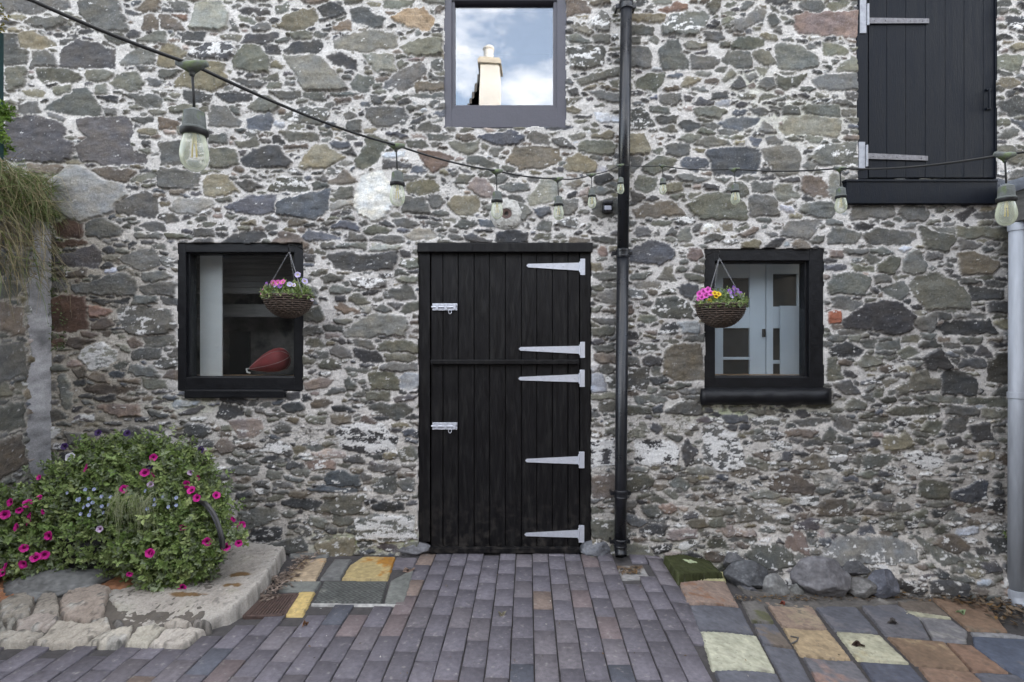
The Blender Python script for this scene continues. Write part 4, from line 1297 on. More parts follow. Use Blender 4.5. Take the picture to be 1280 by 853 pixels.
for i in range(-42, 34):
    off = (i % 2) * PL / 2 + rb.uniform(-.022, .022)
    for j in range(-1, 22):
        cx = -.548 + i * PW + rb.uniform(-.0015, .0015); cy = -.02 - (j + .5) * PL + off + rb.uniform(-.002, .002); X = cx * cr_ - cy * sr_; Y = cx * sr_ + cy * cr_
        if Y > .06: continue
        if any(inpoly(X, Y, e) for e in EX): continue
        t = rb.random()
        col = (.136, .125, .143) if t < .64 else (.150, .135, .147) if t < .86 else (.165, .132, .133) if t < .93 else (.104, .108, .130) if t < .975 else (.21, .16, .135)
        k = rb.uniform(.84, 1.2); brick(cx, cy, PW - .0065, PL - .0025, [c * k for c in col], rb.uniform(-.002, .002), (rb.uniform(-.0012, .0012), rb.uniform(-.0012, .0012)))
M_brick = mat('paving_brick', (0, 0, 0), .72, var=.34, vscale=45, bump=.6, bscale=150, attr=True, spec=.4, col2=(.30, .28, .27))
M_brick.node_tree.nodes['Color Ramp'].color_ramp.elements[0].position = .60; M_brick.node_tree.nodes['Color Ramp'].color_ramp.elements[1].position = .78
o = npmesh('brick_paving', bV, bF, M_brick, None, np.array(bC), False); o['kind'] = 'structure'
# 2.5D slab / flagstone / rock
def slab(name, pts, zb, h, col, edge=.006, res=.008, rough=.002, lump=0, seed=0, m=None, parent=None, cfn=None, loc=None, wob=.003, dome=0):
    p = np.array(pts); rg = np.random.default_rng(seed); x0, y0 = p.min(0) - res * 2; x1, y1 = p.max(0) + res * 2
    nx = int((x1 - x0) / res) + 2; ny = int((y1 - y0) / res) + 2; X, Y = np.meshgrid(x0 + np.arange(nx) * res, y0 + np.arange(ny) * res); sh_ = X.shape
    c = lambda q: q / res
    s = polysdf(X + wob * fbm(sh_, c(.05), c(.05), rg, 3), Y + wob * fbm(sh_, c(.05), c(.05), rg, 3), p)
    d = -s; t = np.clip(d / edge, 0, 1); prof = np.sqrt(np.clip(1 - (1 - t) ** 2, 0, 1))
    n1 = fbm(sh_, c(.15), c(.15), rg, 4); n2 = fbm(sh_, c(.03), c(.03), rg, 4); n3 = fbm(sh_, c(.014), c(.014), rg, 2)
    base = zb(X, Y) if callable(zb) else np.full(sh_, zb); hh = h(X, Y) if callable(h) else h
    Z = np.where(d > 0, base + (hh + lump * n1 + rough * n2 + rough * .6 * n3 + dome * np.clip(d, 0, .2)) * prof, base - .01)
    C = np.array(col)[None, None] * (1 + .26 * n1 + .24 * n2 + .14 * n3)[..., None]
    if cfn: C = cfn(X, Y, d, n1, n2, n3, C)
    C = C * (1 - .45 * sm(.012, .0, d) * sm(-.3, .4, n2))[..., None]; sp_ = sm(.5, .75, n3 + .3 * n1)[..., None] * .5; C = C * (1 - sp_) + np.array([.10, .095, .09]) * sp_
    F = grid_faces(ny, nx, d > -res * 1.6)
    Vc, Fc, Cc = compact(np.stack([X, Y, Z], -1).reshape(-1, 3), F, np.clip(C, .01, .8).reshape(-1, 3))
    return npmesh(name, Vc, Fc, m or M_attr, parent, Cc, True, loc)
def merge_slabs(name, specs, m=None):
    objs = [slab(name, *a, **k) for a, k in specs]
    bm = NB(); Vs, Fs, Cs = [], [], []; n = 0
    for o in objs:
        me = o.data; v = np.empty(len(me.vertices) * 3, np.float32); me.vertices.foreach_get('co', v); f = np.empty(len(me.loops), np.int32); me.loops.foreach_get('vertex_index', f)
        c = np.empty(len(me.vertices) * 4, np.float32); me.color_attributes['col'].data.foreach_get('color', c)
        Vs.append(v.reshape(-1, 3)); Fs.append(f.reshape(-1, 4) + n); Cs.append(c.reshape(-1, 4)[:, :3]); n += len(me.vertices)
        bpy.data.objects.remove(o); bpy.data.meshes.remove(me)
    bm.free(); o = npmesh(name, np.concatenate(Vs), np.concatenate(Fs), m or M_attr, None, np.concatenate(Cs), True); o['kind'] = 'structure'; return o
def stain(col, a, b):
    def f(X, Y, d, n1, n2, n3, C):
        t = sm(a, b, n1 + .35 * n2)[..., None]; return C * (1 - t) + np.array(col) * (1 + .2 * n2)[..., None] * t
    return f
def sl(pl, ox, oy, s, col, hgt=.002, k=None, inset=0, **kw):
    pts = toworld(pl, ox, oy, s); c = np.mean(pts, 0); pts = [tuple(c + (np.array(p) - c) * (1 - .0022 / max(.05, np.linalg.norm(np.array(p) - c)))) for p in pts]
    return ((pts, lambda X, Y: gza(X, Y) - .03, .03 + hgt, col), dict(seed=random.randrange(9999), edge=.0035, wob=.0025, rough=.0011, res=.0065, **kw))
SLATE, SL2, TAN, ORG, CREAM, BRN, RUST, PNK = (.115, .117, .135), (.15, .146, .158), (.30, .24, .17), (.27, .20, .155), (.41, .395, .29), (.17, .14, .115), (.205, .14, .095), (.255, .19, .155)
T = []
c6 = (740, 660, 4.419); c7 = (900, 660, 3.368); c4 = (230, 660, 4.267)
T += [sl([(475, 280), (735, 290), (815, 435), (520, 415)], *c6, PNK, cfn=stain((.24, .13, .08), .35, .7)), sl([(535, 425), (820, 440), (900, 590), (590, 570)], *c6, SLATE, cfn=stain((.22, .19, .13), .55, .9)),
      sl([(595, 570), (910, 595), (1020, 800), (660, 780)], *c6, (.44, .435, .33), cfn=stain((.33, .32, .25), .05, .6)), sl([(670, 785), (1020, 803), (1075, 900), (720, 900)], *c6, SLATE),
      sl([(820, 400), (930, 395), (1010, 520), (880, 515)], *c6, (.16, .15, .14), cfn=stain((.11, .11, .06), .1, .4)), sl([(885, 525), (1010, 528), (1110, 660), (940, 640)], *c6, BRN, cfn=stain(SLATE, -.1, .3)), sl([(945, 645), (1115, 668), (1240, 900), (1085, 900)], *c6, SLATE)]
T += [sl(p, *c7, c, cfn=f) for p, c, f in [
    ([(185, 308), (385, 325), (455, 425), (258, 412)], ORG, stain(TAN, .2, .6)), ([(395, 325), (575, 332), (670, 440), (480, 430)], SLATE, stain(SL2, .2, .5)),
    ([(590, 325), (745, 320), (840, 378), (888, 470), (695, 450)], SL2, stain(SLATE, 0, .4)), ([(765, 366), (975, 386), (1045, 436), (1040, 482), (895, 470), (845, 380)], (.18, .175, .185), stain((.26, .25, .24), .1, .5)),
    ([(740, 305), (878, 293), (970, 372), (770, 342)], BRN, stain((.12, .13, .06), .1, .5)), ([(768, 343), (970, 373), (978, 384), (780, 364)], CREAM, None),
    ([(886, 293), (1110, 300), (1215, 438), (1045, 428)], (.24, .16, .11), stain((.15, .13, .1), .1, .5)), ([(262, 415), (455, 428), (555, 552), (335, 535)], (.38, .29, .18), stain((.25, .19, .12), .25, .6)),
    ([(485, 433), (672, 448), (802, 572), (575, 553)], CREAM, stain((.42, .38, .25), .3, .6)), ([(700, 455), (945, 478), (1055, 600), (820, 574)], RUST, stain((.33, .25, .15), .2, .6)),
    ([(950, 480), (1060, 492), (1220, 610), (1063, 603)], (.22, .14, .10), stain(RUST, .3, .6)), ([(345, 540), (560, 556), (690, 720), (450, 720)], SL2, stain((.27, .18, .15), .0, .5)),
    ([(585, 560), (802, 576), (930, 720), (700, 720)], (.085, .09, .115), None), ([(830, 580), (1060, 605), (1190, 720), (945, 720)], (.22, .145, .105), stain((.28, .2, .13), .2, .6)),
    ([(1066, 607), (1240, 615), (1400, 720), (1200, 720)], SLATE, None), ([(1060, 455), (1290, 468), (1420, 640), (1280, 632), (1150, 560), (1066, 495)], (.095, .11, .15), stain(SL2, .3, .6)),
    ([(1050, 436), (1215, 442), (1330, 465), (1060, 450)], (.24, .24, .25), None)]]
T += [sl([(270, 200), (330, 200), (355, 242), (285, 250)], 740 - 61 * 0, 660, 4.419, (.3, .3, .28)) for _ in []]
merge_slabs('stone_flag_path', T)
T2 = [sl(p, *c4, c, cfn=f) for p, c, f in [
    ([(640, 165), (765, 158), (705, 275), (520, 285)], (.44, .34, .23), stain((.50, .30, .14), .1, .5)), ([(800, 165), (895, 165), (835, 272), (722, 270)], (.15, .15, .145), None),
    ([(955, 150), (1132, 153), (1090, 275), (838, 272), (880, 200)], (.42, .33, .16), stain((.36, .17, .03), .0, .35)),
    ([(745, 282), (1090, 282), (1058, 398), (685, 393)], (.085, .088, .082), stain((.17, .17, .145), .3, .6)), ([(1098, 282), (1232, 210), (1180, 400), (1066, 398)], (.17, .175, .16), stain((.3, .3, .27), .3, .6)),
    ([(520, 284), (738, 282), (702, 334), (500, 334)], (.165, .17, .155), None), ([(612, 340), (704, 336), (636, 468), (535, 465)], (.50, .37, .15), None),
    ([(1130, 155), (1245, 158), (1232, 210), (1105, 215)], (.15, .135, .15), None), ([(560, 108), (790, 120), (770, 152), (560, 150)], (.17, .17, .16), None), ([(675, 399), (1172, 404), (1170, 411), (672, 408)], (.42, .41, .39), None)]]
c6b = (700, 680, 4.923)
T2 += [sl([(345, 128), (510, 125), (565, 208), (378, 216)], *c6b, (.30, .29, .28), hgt=-.002, cfn=stain((.12, .08, .05), .0, .35))]
T2[3][1]['cfn'] = (lambda f: lambda X, Y, d, n1, n2, n3, C: f(X, Y, d, n1, n2, n3, C) * (1 + .30 * np.sign(np.sin(X * 210) * np.sin(Y * 210)))[..., None])(T2[3][1]['cfn'])
merge_slabs('flagstones', T2)
# mossy slab
pts = [tuple(G(740 + a / 4.419, 660 + b / 4.419, .045)[:2]) for a, b in [(393, 152), (610, 140), (722, 246), (475, 260)]]
ms = slab('stone_slab', pts, lambda X, Y: gza(X, Y), .045, (.052, .058, .026), edge=.006, m=mat('moss_stone', (0, 0, 0), .95, var=.35, vscale=30, bump=.5, bscale=160, attr=True, spec=.1), loc=(1.25, -.2, 0),
          cfn=lambda X, Y, d, n1, n2, n3, C: np.where((((X - G(862, 701, .045).x) / .055) ** 2 + ((Y - G(862, 701, .045).y) / .035) ** 2 + n2 * 1.2 < .7)[..., None], np.array([.5, .56, .36]), C))
tag(ms, 'small green moss covered slab lying against the wall foot right of the drainpipe', 'slab')
o = slab('soil_strip', [tuple(G(x_, y_, .0)[:2]) for x_, y_ in [(905, 715), (948, 756), (1012, 760), (1100, 758), (1170, 748), (1290, 760), (1400, 730), (1300, 700), (900, 690)]], lambda X, Y: gza(X, Y) - .03, .034, (.125, .115, .105), edge=.01, lump=.006, rough=.006, wob=.02, cfn=stain((.25, .235, .215), .3, .8)); o['kind'] = 'structure'
o = slab('pale_bedding_stone', [tuple(G(740 + a / 4.419, 660 + b / 4.419, .01)[:2]) for a, b in [(460, 240), (735, 238), (738, 288), (480, 283)]], lambda X, Y: gza(X, Y) - .01, .02, (.5, .48, .26)); o['kind'] = 'structure'
# drain grate
q = [G(230 + a / 4.267, 660 + b / 4.267, .004) for a, b in [(322, 466), (530, 462), (606, 350), (432, 358)]]
dg = thing('drain_grate', 'rusty brown slotted drain grate beside the yellow paving strip', 'drain grate', q[0])
def lerp2(u, v): return q[0].lerp(q[1], u).lerp(q[3].lerp(q[2], u), v)
def bar(bm, a, b, w_, h_):
    d = (b - a).normalized(); s = Vector((-d.y, d.x, 0)) * w_ / 2; z = Vector((0, 0, h_))
    vs = [bm.verts.new(p) for p in (a - s - z, a + s - z, b + s - z, b - s - z, a - s, a + s, b + s, b - s)]
    for f in ((0, 3, 2, 1), (4, 5, 6, 7), (0, 1, 5, 4), (1, 2, 6, 5), (2, 3, 7, 6), (3, 0, 4, 7)): bm.faces.new([vs[i] for i in f])
bm = NB()
for a, b in ((lerp2(0, 0), lerp2(1, 0)), (lerp2(1, 0), lerp2(1, 1)), (lerp2(1, 1), lerp2(0, 1)), (lerp2(0, 1), lerp2(0, 0))): bar(bm, a, b, .018, .02)
obj('frame', bm, M_rust, dg)
bm = NB()
for i in range(1, 12): bar(bm, lerp2(i / 12, .03) + Vector((0, 0, .001)), lerp2(i / 12, .97) + Vector((0, 0, .001)), .0095, .016)
obj('bars', bm, M_rust, dg)
# ------------------------------------------------------------ stone ledge
lg = thing('stone_ledge', 'raised ledge of pale lime-crusted stones under the flower pots', 'stone ledge', (-2.5, -.6, 0))
def lz(px, py, h): v = G(px, py, h); return (v.x, v.y)
def ramp(X, Y): return .085 * sm(-1.16, -.80, Y)
def lr(px, py):
    h = 0
    for _ in range(12): v = G(px, py, h); h = .5 * h + .5 * (float(ramp(0, v.y)) + .012)
    return (v.x, v.y)
TOP = .078
pts = [lz(357, 682, TOP), lz(338, 712, TOP), lz(322, 735, TOP - .01), lz(303, 755, TOP - .02), lz(290, 766, .045), lz(262, 774, .04), lz(225, 778, .04), lz(185, 780, .05), lz(150, 770, .06), lz(131, 748, .08), lz(140, 715, TOP), lz(165, 690, TOP), lz(200, 676, TOP), lz(250, 672, TOP), lz(300, 676, TOP)]
def ledgecol(X, Y, d, n1, n2, n3, C):
    edge_ = sm(.12, .02, d)[..., None]; C = C * (1 - .45 * sm(.3, .65, n2 + .5 * n3))[..., None]; C = C * (1 - edge_ * .5) + np.array([.47, .44, .395]) * edge_ * .5
    so = 0
    for (px, py, rx, ry) in ((300, 720, .055, .035), (235, 745, .11, .022), (290, 733, .05, .02)):
        g_ = G(px, py, TOP - .01); so = np.maximum(so, sm(1.15, .8, np.sqrt(((X - g_.x) / rx) ** 2 + ((Y - g_.y) / ry) ** 2) + .35 * n2))
    so = so[..., None]; C = C * (1 - so) + np.array([.17, .105, .05]) * so
    gr = sm(.25, .7, n1)[..., None] * .35; return C * (1 - gr) + np.array([.22, .23, .14]) * gr
slab('top_slab', pts, -.03, lambda X, Y: TOP + .03 - .045 * sm(-.80, -1.0, Y), (.37, .335, .295), edge=.014, lump=.010, rough=.008, res=.006, seed=77, parent=lg, cfn=ledgecol, wob=.016, m=M_wall)
stones_l = [([(0, 412), (60, 375), (150, 355), (195, 370), (165, 480), (110, 495), (0, 490)], .07, .10, (.30, .285, .255)), ([(200, 400), (240, 350), (300, 340), (332, 380), (330, 470), (170, 482)], .07, .10, (.33, .31, .28)),
    ([(335, 380), (400, 335), (560, 310), (610, 330), (575, 440), (560, 490), (470, 515), (340, 475)], .08, .11, (.34, .30, .27)), ([(25, 495), (105, 482), (75, 520), (75, 550), (20, 555)], .05, .07, (.32, .32, .30)),
    ([(85, 510), (230, 460), (325, 465), (320, 520), (250, 560), (100, 560)], .045, .07, (.37, .34, .32)), ([(-20, 500), (20, 500), (40, 560), (-20, 585)], .04, .06, (.3, .3, .28)),
    ([(-20, 590), (50, 560), (240, 562), (180, 632), (-20, 636)], .02, .045, (.40, .385, .35)), ([(185, 632), (260, 575), (330, 490), (430, 520), (590, 488), (615, 540), (540, 590), (460, 632), (300, 640)], .02, .055, (.43, .41, .37)),
    ([(470, 632), (590, 560), (735, 525), (725, 590), (650, 642)], .015, .045, (.50, .485, .44)), ([(690, 640), (745, 560), (850, 525), (915, 545), (820, 642)], .015, .05, (.46, .45, .40)),
    ([(825, 642), (920, 555), (1040, 540), (1130, 545), (1000, 640)], .015, .05, (.50, .48, .45)), ([(905, 520), (990, 485), (1060, 520), (1050, 535), (915, 540)], .05, .06, (.42, .40, .37)), ([(1070, 480), (1105, 490), (1180, 500), (1090, 540), (1060, 530)], .05, .06, (.25, .24, .23)), ([(620, 500), (700, 505), (640, 545)], .03, .03, (.2, .2, .2)), ([(480, 515), (560, 490), (575, 500), (500, 525)], .03, .04, (.17, .17, .17))]
for i, (pl, zb, h, c) in enumerate(stones_l):
    pts = [lr(a / 4.42, 660 + b / 4.42) for a, b in pl]; cc = np.mean(pts, 0); pts = [tuple(cc + (np.array(q_) - cc) * 1.07) for q_ in pts]
    slab('rough_stone', pts, -.03, lambda X, Y: ramp(X, Y) + .046, [.92 * q_ * w_ for q_, w_ in zip(c, (1.06, 1, .93))], edge=.013, lump=.014, rough=.010, res=.008, seed=100 + i, parent=lg, wob=.014, m=M_wall, cfn=lambda X, Y, d, n1, n2, n3, C: stain((.42, .40, .36), .2, .5)(X, Y, d, n1, n2, n3, C) * (1 - .55 * sm(.25, .6, n2 + .6 * n3))[..., None])
slab('bedding_soil', [lz(-300, 800, 0), lz(225, 803, 0), lz(283, 766, 0), (-1.7, -.3), (-1.7, .02), (-3.9, .02), (-3.9, -1.1)], -.03, lambda X, Y: .028 + .85 * ramp(X, Y), (.11, .095, .08), edge=.03, lump=.008, rough=.01, res=.012, seed=9, parent=lg)
slab('orange_soil', [lz(-60, 760, .09), lz(40, 748, .09), lz(85, 734, .09), lz(150, 735, .09), lz(190, 720, .09), lz(150, 690, .09), lz(-100, 690, .09)], .0, .088, (.26, .12, .06), edge=.03, lump=.02, rough=.01, res=.01, seed=10, parent=lg)
for o in lg.children:
    if o.name.startswith('rough'): pass
# ------------------------------------------------------------ foliage helpers
def leafmesh(shoots, n_per, size, rng, cols, droop=.3, spread=1.0, lenr=1.5):
    """shoots: list of (pos, dir); a whorl of n_per small folded leaves along each"""
    V, F, C = [], [], []
    P_ = np.array([s[0] for s in shoots]); Dn = np.array([s[1] for s in shoots]); n = len(P_)
    Dn /= np.linalg.norm(Dn, axis=1)[:, None] + 1e-9
    t = np.cross(Dn, rng.normal(size=(n, 3))); t /= np.linalg.norm(t, axis=1)[:, None] + 1e-9; b = np.cross(Dn, t)
    cb = np.array(cols)[rng.integers(0, len(cols), n)] * rng.uniform(.75, 1.25, (n, 1))
    for k in range(n_per):
        a = 2.4 * k + rng.uniform(-.5, .5, n); f = k / n_per
        rad = t * np.cos(a)[:, None] + b * np.sin(a)[:, None]
        d = rad * (.35 + .9 * f) * spread + Dn * (1.0 - .8 * f) + rng.normal(0, .22, (n, 3)); d[:, 2] -= droop * f; d /= np.linalg.norm(d, axis=1)[:, None]
        s = size * rng.uniform(.6, 1.25, n) * (.75 + .4 * f)
        base = P_ - Dn * (f * size * 2.2)[..., None] if np.ndim(f) else P_ - Dn * f * size * 2.0
        w = np.cross(d, Dn + rng.normal(0, .3, (n, 3))); w /= np.linalg.norm(w, axis=1)[:, None] + 1e-9; up = np.cross(w, d)
        W = s[:, None] * w / lenr; S = s[:, None]
        q = [base, base + d * S * .40 + W * .50 + up * S * .10, base + d * S * .85 + W * .22 + up * S * .02, base + d * S * 1.0 - up * S * .12, base + d * S * .85 - W * .22 + up * S * .02, base + d * S * .40 - W * .50 + up * S * .10]
        o = len(V) and sum(len(v) for v in V) or 0
        V.append(np.stack(q, 1).reshape(-1, 3)); idx = np.arange(n)[:, None] * 6 + o
        F.append(np.concatenate([idx + np.array([[0, 1, 2, 3]]), idx + np.array([[0, 3, 4, 5]])]))
        c = cb * rng.uniform(.8, 1.2, (n, 1)); C.append(np.repeat(c, 6, 0))
    return np.concatenate(V), np.concatenate(F), np.concatenate(C)
def clump_shoots(clumps, rng, dens, front=True):
    S = []
    for (c, r, *fl) in clumps:
        sq = fl[0] if fl else 1
        for _ in range(int(dens * r * r)):
            v = rng.normal(size=3); v /= np.linalg.norm(v)
            if v[1] > .55 or v[2] < -.75: continue
            rr = r * (rng.uniform(.5, 1.0) ** .5) * (1 + .42 * mnoise.noise(Vector((np.array(c) + v * r) * 11)) + .25 * mnoise.noise(Vector((np.array(c) + v * r) * 25)))
            S.append((np.array(c) + v * rr * np.array([1, .8, sq]), v + np.array([0, -.25, .35])))
    return S
GREEN = [(.19, .26, .08), (.24, .31, .11), (.14, .21, .06), (.31, .37, .15), (.21, .28, .10)]
def stems(S, rng, n, col, r=.0016, l=.07):
    V, F, C = [], [], []
    for i in rng.integers(0, len(S), n):
        p, d = S[i]; d = d / np.linalg.norm(d); e = p - d * l + rng.normal(0, .012, 3); o = len(V)
        s = np.cross(d, [0, -1, .2]); s = s / (np.linalg.norm(s) + 1e-9) * r
        V += [p - s * .6, p + s * .6, e + s, e - s]; F.append((o, o + 1, o + 2, o + 3)); C += [col] * 4
    return np.array(V), np.array(F), np.array(C)
def petal_mesh(name, r, lobes, depth, cmid, crim, centre, wav=.2, deepc=None):
    n = lobes * 6; V = [(0, 0, -depth)]; C = [centre]
    for ring, (rr, zz) in enumerate(((.22, -.75), (.5, -.28), (.8, -.03), (1.0, .02))):
        for k in range(n):
            t = 2 * math.pi * k / n; lob = 1 + (.055 * math.cos(lobes * t) if ring > 0 else 0) * rr
            V.append((r * rr * lob * math.cos(t), r * rr * lob * math.sin(t), depth * zz + r * wav * .35 * rr * rr * math.cos(lobes * t + 1.3) + r * .07 * rr * math.sin(3 * t)))
            f = rr; C.append([cmid[i] * (1 - f) + crim[i] * f for i in range(3)] if ring else list(centre))
    F = []
    for ring in range(3):
        for k in range(n): a = 1 + ring * n; F.append((a + k, a + (k + 1) % n, a + n + (k + 1) % n, a + n + k))
    for k in range(0, n, 2): F.append((0, 1 + k, 1 + (k + 1) % n, 1 + (k + 2) % n))
    return V, F, C
def blossom_proto(name, parent, args):
    V, F, C = petal_mesh(name, *args); me = bpy.data.meshes.new(name); me.from_pydata(V, [], F); a = me.color_attributes.new('col', 'FLOAT_COLOR', 'POINT')
    a.data.foreach_set('color', np.array([list(c) + [1] for c in C], np.float32).ravel()); me.materials.append(M_petal)
    for p in me.polygons: p.use_smooth = True
    return me
M_petal = leafmat('petal', 0, 0)
def put_blossom(me, parent, p, dirv, s=1, label=None):
    o = bpy.data.objects.new('blossom', me); COL.objects.link(o); o.parent = parent; o.location = Vector(p) - parent.location
    o.rotation_euler = Vector(dirv).to_track_quat('Z', 'Y').to_euler(); o.rotation_euler.rotate_axis('Z', random.uniform(0, 6)); o.scale = (s, s, s)
    if label: o['label'] = label
    return o
# ------------------------------------------------------------ tubs, log and petunias on the ledge
rng = np.random.default_rng(21)
hp = thing('planter_hoop', 'dark curved hoop showing at the right side of the petunias', 'hoop', P(265, 700, -.5))
c = P(260, 665, -.52); Mt = Matrix.Rotation(math.radians(52), 3, 'Z') @ Matrix.Rotation(math.radians(82), 3, 'Y')
bm = NB(); tube(bm, [c + Mt @ Vector((.178 * math.cos(t), .178 * math.sin(t), .0)) for t in [2 * math.pi * k / 48 for k in range(49)]], .009, 10)
for v in bm.verts: v.co += Vector((.003 * mnoise.noise(v.co * 18), 0, .003 * mnoise.noise(v.co * 21)))
obj('rim', bm, mat('tub_rim', (.06, .058, .058), .6, var=.4, vscale=20, bump=.3), hp, True)
bm = NB(); lathe(bm, [(.176, -.018), (.179, 0), (.176, .006), (.171, 0), (.170, -.018)], c, 40, M=Mt); obj('band', bm, M_tub, hp, True)
tub2 = thing('round_tub', 'upright black tub in shade under the left half of the petunias', 'tub', P(118, 733, -.62))
c = P(120, 733, -.45); c.z = .07
bm = NB(); lathe(bm, [(.001, 0), (.13, 0), (.165, .05), (.18, .14), (.178, .24), (.17, .245), (.165, .2), (.001, .2)], c, 36); obj('body', bm, M_tub, tub2, True)
bm = NB(); tube(bm, [c + Vector((.18 * math.cos(t), .18 * math.sin(t), .242)) for t in [2 * math.pi * k / 40 for k in range(41)]], .010, 8); obj('rim', bm, M_tub, tub2, True)
lgm = boulder(15, 128, 710, 742, -.62, (.14, .14, .135), 60, 'grey_stone', None, flat=.8, ang=.6); tag(lgm, 'long grey stone lying on the orange soil below the leftmost petunias', 'stone')
pet = thing('petunia_plant', 'big bushy petunia planting with magenta flowers spilling over the stone ledge', 'flowering plant', P(170, 740, -.5))
CL = [(15, 650, 35), (12, 695, 28), (48, 640, 34), (55, 680, 33), (88, 615, 36), (92, 655, 40), (95, 688, 22), (130, 590, 38), (135, 630, 44), (138, 668, 34), (170, 580, 34), (175, 620, 45), (180, 665, 44), (180, 700, 30),
      (205, 585, 34), (215, 622, 42), (220, 665, 42), (214, 700, 34), (212, 728, 17), (242, 598, 30), (250, 638, 33), (250, 680, 28), (232, 705, 24), (262, 645, 16), (268, 690, 12), (112, 572, 18), (160, 558, 14), (195, 558, 14), (68, 608, 18), (300, 672, 8), (34, 620, 16), (-30, 670, 40), (236, 575, 16), (215, 742, 9), (295, 668, 10), (240, 670, 26), (245, 690, 22), (255, 702, 12), (272, 622, 12), (30, 712, 16), (205, 738, 12), (232, 650, 28), (240, 625, 26), (222, 700, 30), (148, 548, 8), (50, 696, 16), (160, 692, 14), (-25, 620, 20)]
def yf(px, py): return -.30 - .42 * max(0, min(1, (py - 545) / 170))
cl = [(tuple(P(a, b, yf(a, b) + r * .0028)), r * .0053) for a, b, r in CL]
S = clump_shoots(cl, rng, 8200) + clump_shoots([(c_, r_ * 1.3) for c_, r_ in cl], rng, 1700)
V, F, C = leafmesh(S, 8, .029, rng, GREEN + [(.21, .25, .15), (.27, .32, .19)], droop=.45)
npmesh('foliage', V, F, M_leaf, pet, C, True)
V, F, C = stems(S, rng, 1600, (.12, .16, .06)); npmesh('stems', V, F, M_leaf, pet, C, False)
# pale grassy tuft
V, F, C = [], [], []
for i in range(90):
    a = P(rng.uniform(148, 200), rng.uniform(614, 628), -.62); dx = rng.uniform(-.05, .05); Lb = rng.uniform(.08, .2); o = len(V)
    for k in range(6):
        t = k / 5; p = a + Vector((dx * t + .012 * math.sin(t * 5 + i), -.06 * t - .05 * t * (1 - t) * 2, .03 * math.sin(t * 3) - Lb * t * t)); wv = .0016 * (1 - .6 * t)
        V += [(p.x - wv, p.y, p.z), (p.x + wv, p.y, p.z)]; C += [(.32, .34, .20)] * 2 if i % 3 else [(.18, .22, .09)] * 2
    F += [(o + 2 * k, o + 2 * k + 1, o + 2 * k + 3, o + 2 * k + 2) for k in range(5)]
npmesh('grassy_tuft', V, F, M_leaf, pet, np.array(C), True)
me_m = blossom_proto('petunia_magenta', pet, (.030, 5, .016, (.50, .008, .18), (.62, .02, .30), (.18, .004, .08)))
me_l = blossom_proto('petunia_pale', pet, (.022, 5, .012, (.45, .25, .45), (.62, .5, .66), (.3, .1, .3)))
me_w = blossom_proto('pansy_white', pet, (.024, 5, .006, (.05, .02, .10), (.75, .74, .78), (.03, .01, .06)))
me_d = blossom_proto('pansy_dark', pet, (.020, 5, .006, (.03, .012, .06), (.05, .02, .11), (.02, .01, .03)))
me_b = blossom_proto('lobelia', pet, (.0095, 5, .003, (.25, .28, .5), (.42, .48, .72), (.6, .6, .6)))
s1 = 5.8
FL = [(280, 385), (620, 315), (1112, 240), (1105, 380), (1050, 350), (70, 565), (200, 575), (140, 625), (35, 655), (310, 635), (205, 700), (208, 662), (115, 745), (350, 810), (285, 530), (900, 470)]
FL = [(a / s1, 530 + b / s1) for a, b in FL] + [(150 + a / s1, 560 + b / s1) for a, b in [(485, 262), (515, 303), (555, 360), (565, 215), (700, 340), (820, 515), (880, 560), (770, 715), (860, 690), (630, 680), (455, 575), (215, 760)]]
FL += [(a / 4.42, 660 + b / 4.42) for a, b in [(132, 110), (245, 148), (195, 160), (125, 200), (8, 245), (25, 213), (265, 40), (715, 255), (1005, 330), (830, 135)]]
def surf(px, py):
    # front of the mound along the viewing ray
    o = Vector((0, -D, EYE)); d = (P(px, py, 0) - o).normalized(); best = 9
    for c_, r_ in cl:
        m = Vector(c_) - o; tb = m.dot(d); h2 = m.length_squared - tb * tb
        if h2 < r_ * r_: best = min(best, tb - math.sqrt(r_ * r_ - h2))
    return o + d * (best - .006) if best < 8 else P(px, py, yf(px, py) - .05)
for i, (a, b) in enumerate(FL): put_blossom(me_m, pet, surf(a, b), (random.uniform(-1.1, 1.1), -1, random.uniform(-.4, .9)), random.uniform(.45, .85))
for a, b in [(1090 / s1, 530 + 435 / s1), (150 + 220 / s1, 560 + 262 / s1), (130 / 4.42 + 95, 661), (238, 590)]: put_blossom(me_l, pet, surf(a, b), (.2, -1, .3), .8, 'pale pink petunia')
put_blossom(me_w, pet, surf(508 / s1, 530 + 238 / s1), (.1, -1, .5), 1.1, 'white pansy with dark centre')
for a, b in [(710, 62), (920, 65), (465, 160), (1085, 300)]: put_blossom(me_d, pet, surf(a / s1, 530 + b / s1), (.1, -1, .4), 1, 'dark purple pansy')
put_blossom(me_d, pet, surf(251, 562), (.1, -1, .4), 1, 'dark purple pansy')
for i in range(26): put_blossom(me_b, pet, surf(rng.normal(112, 16) if i < 18 else rng.normal(205, 30), rng.normal(627, 11)), (rng.uniform(-.5, .5), -1, .4), 1, 'small pale blue flower')
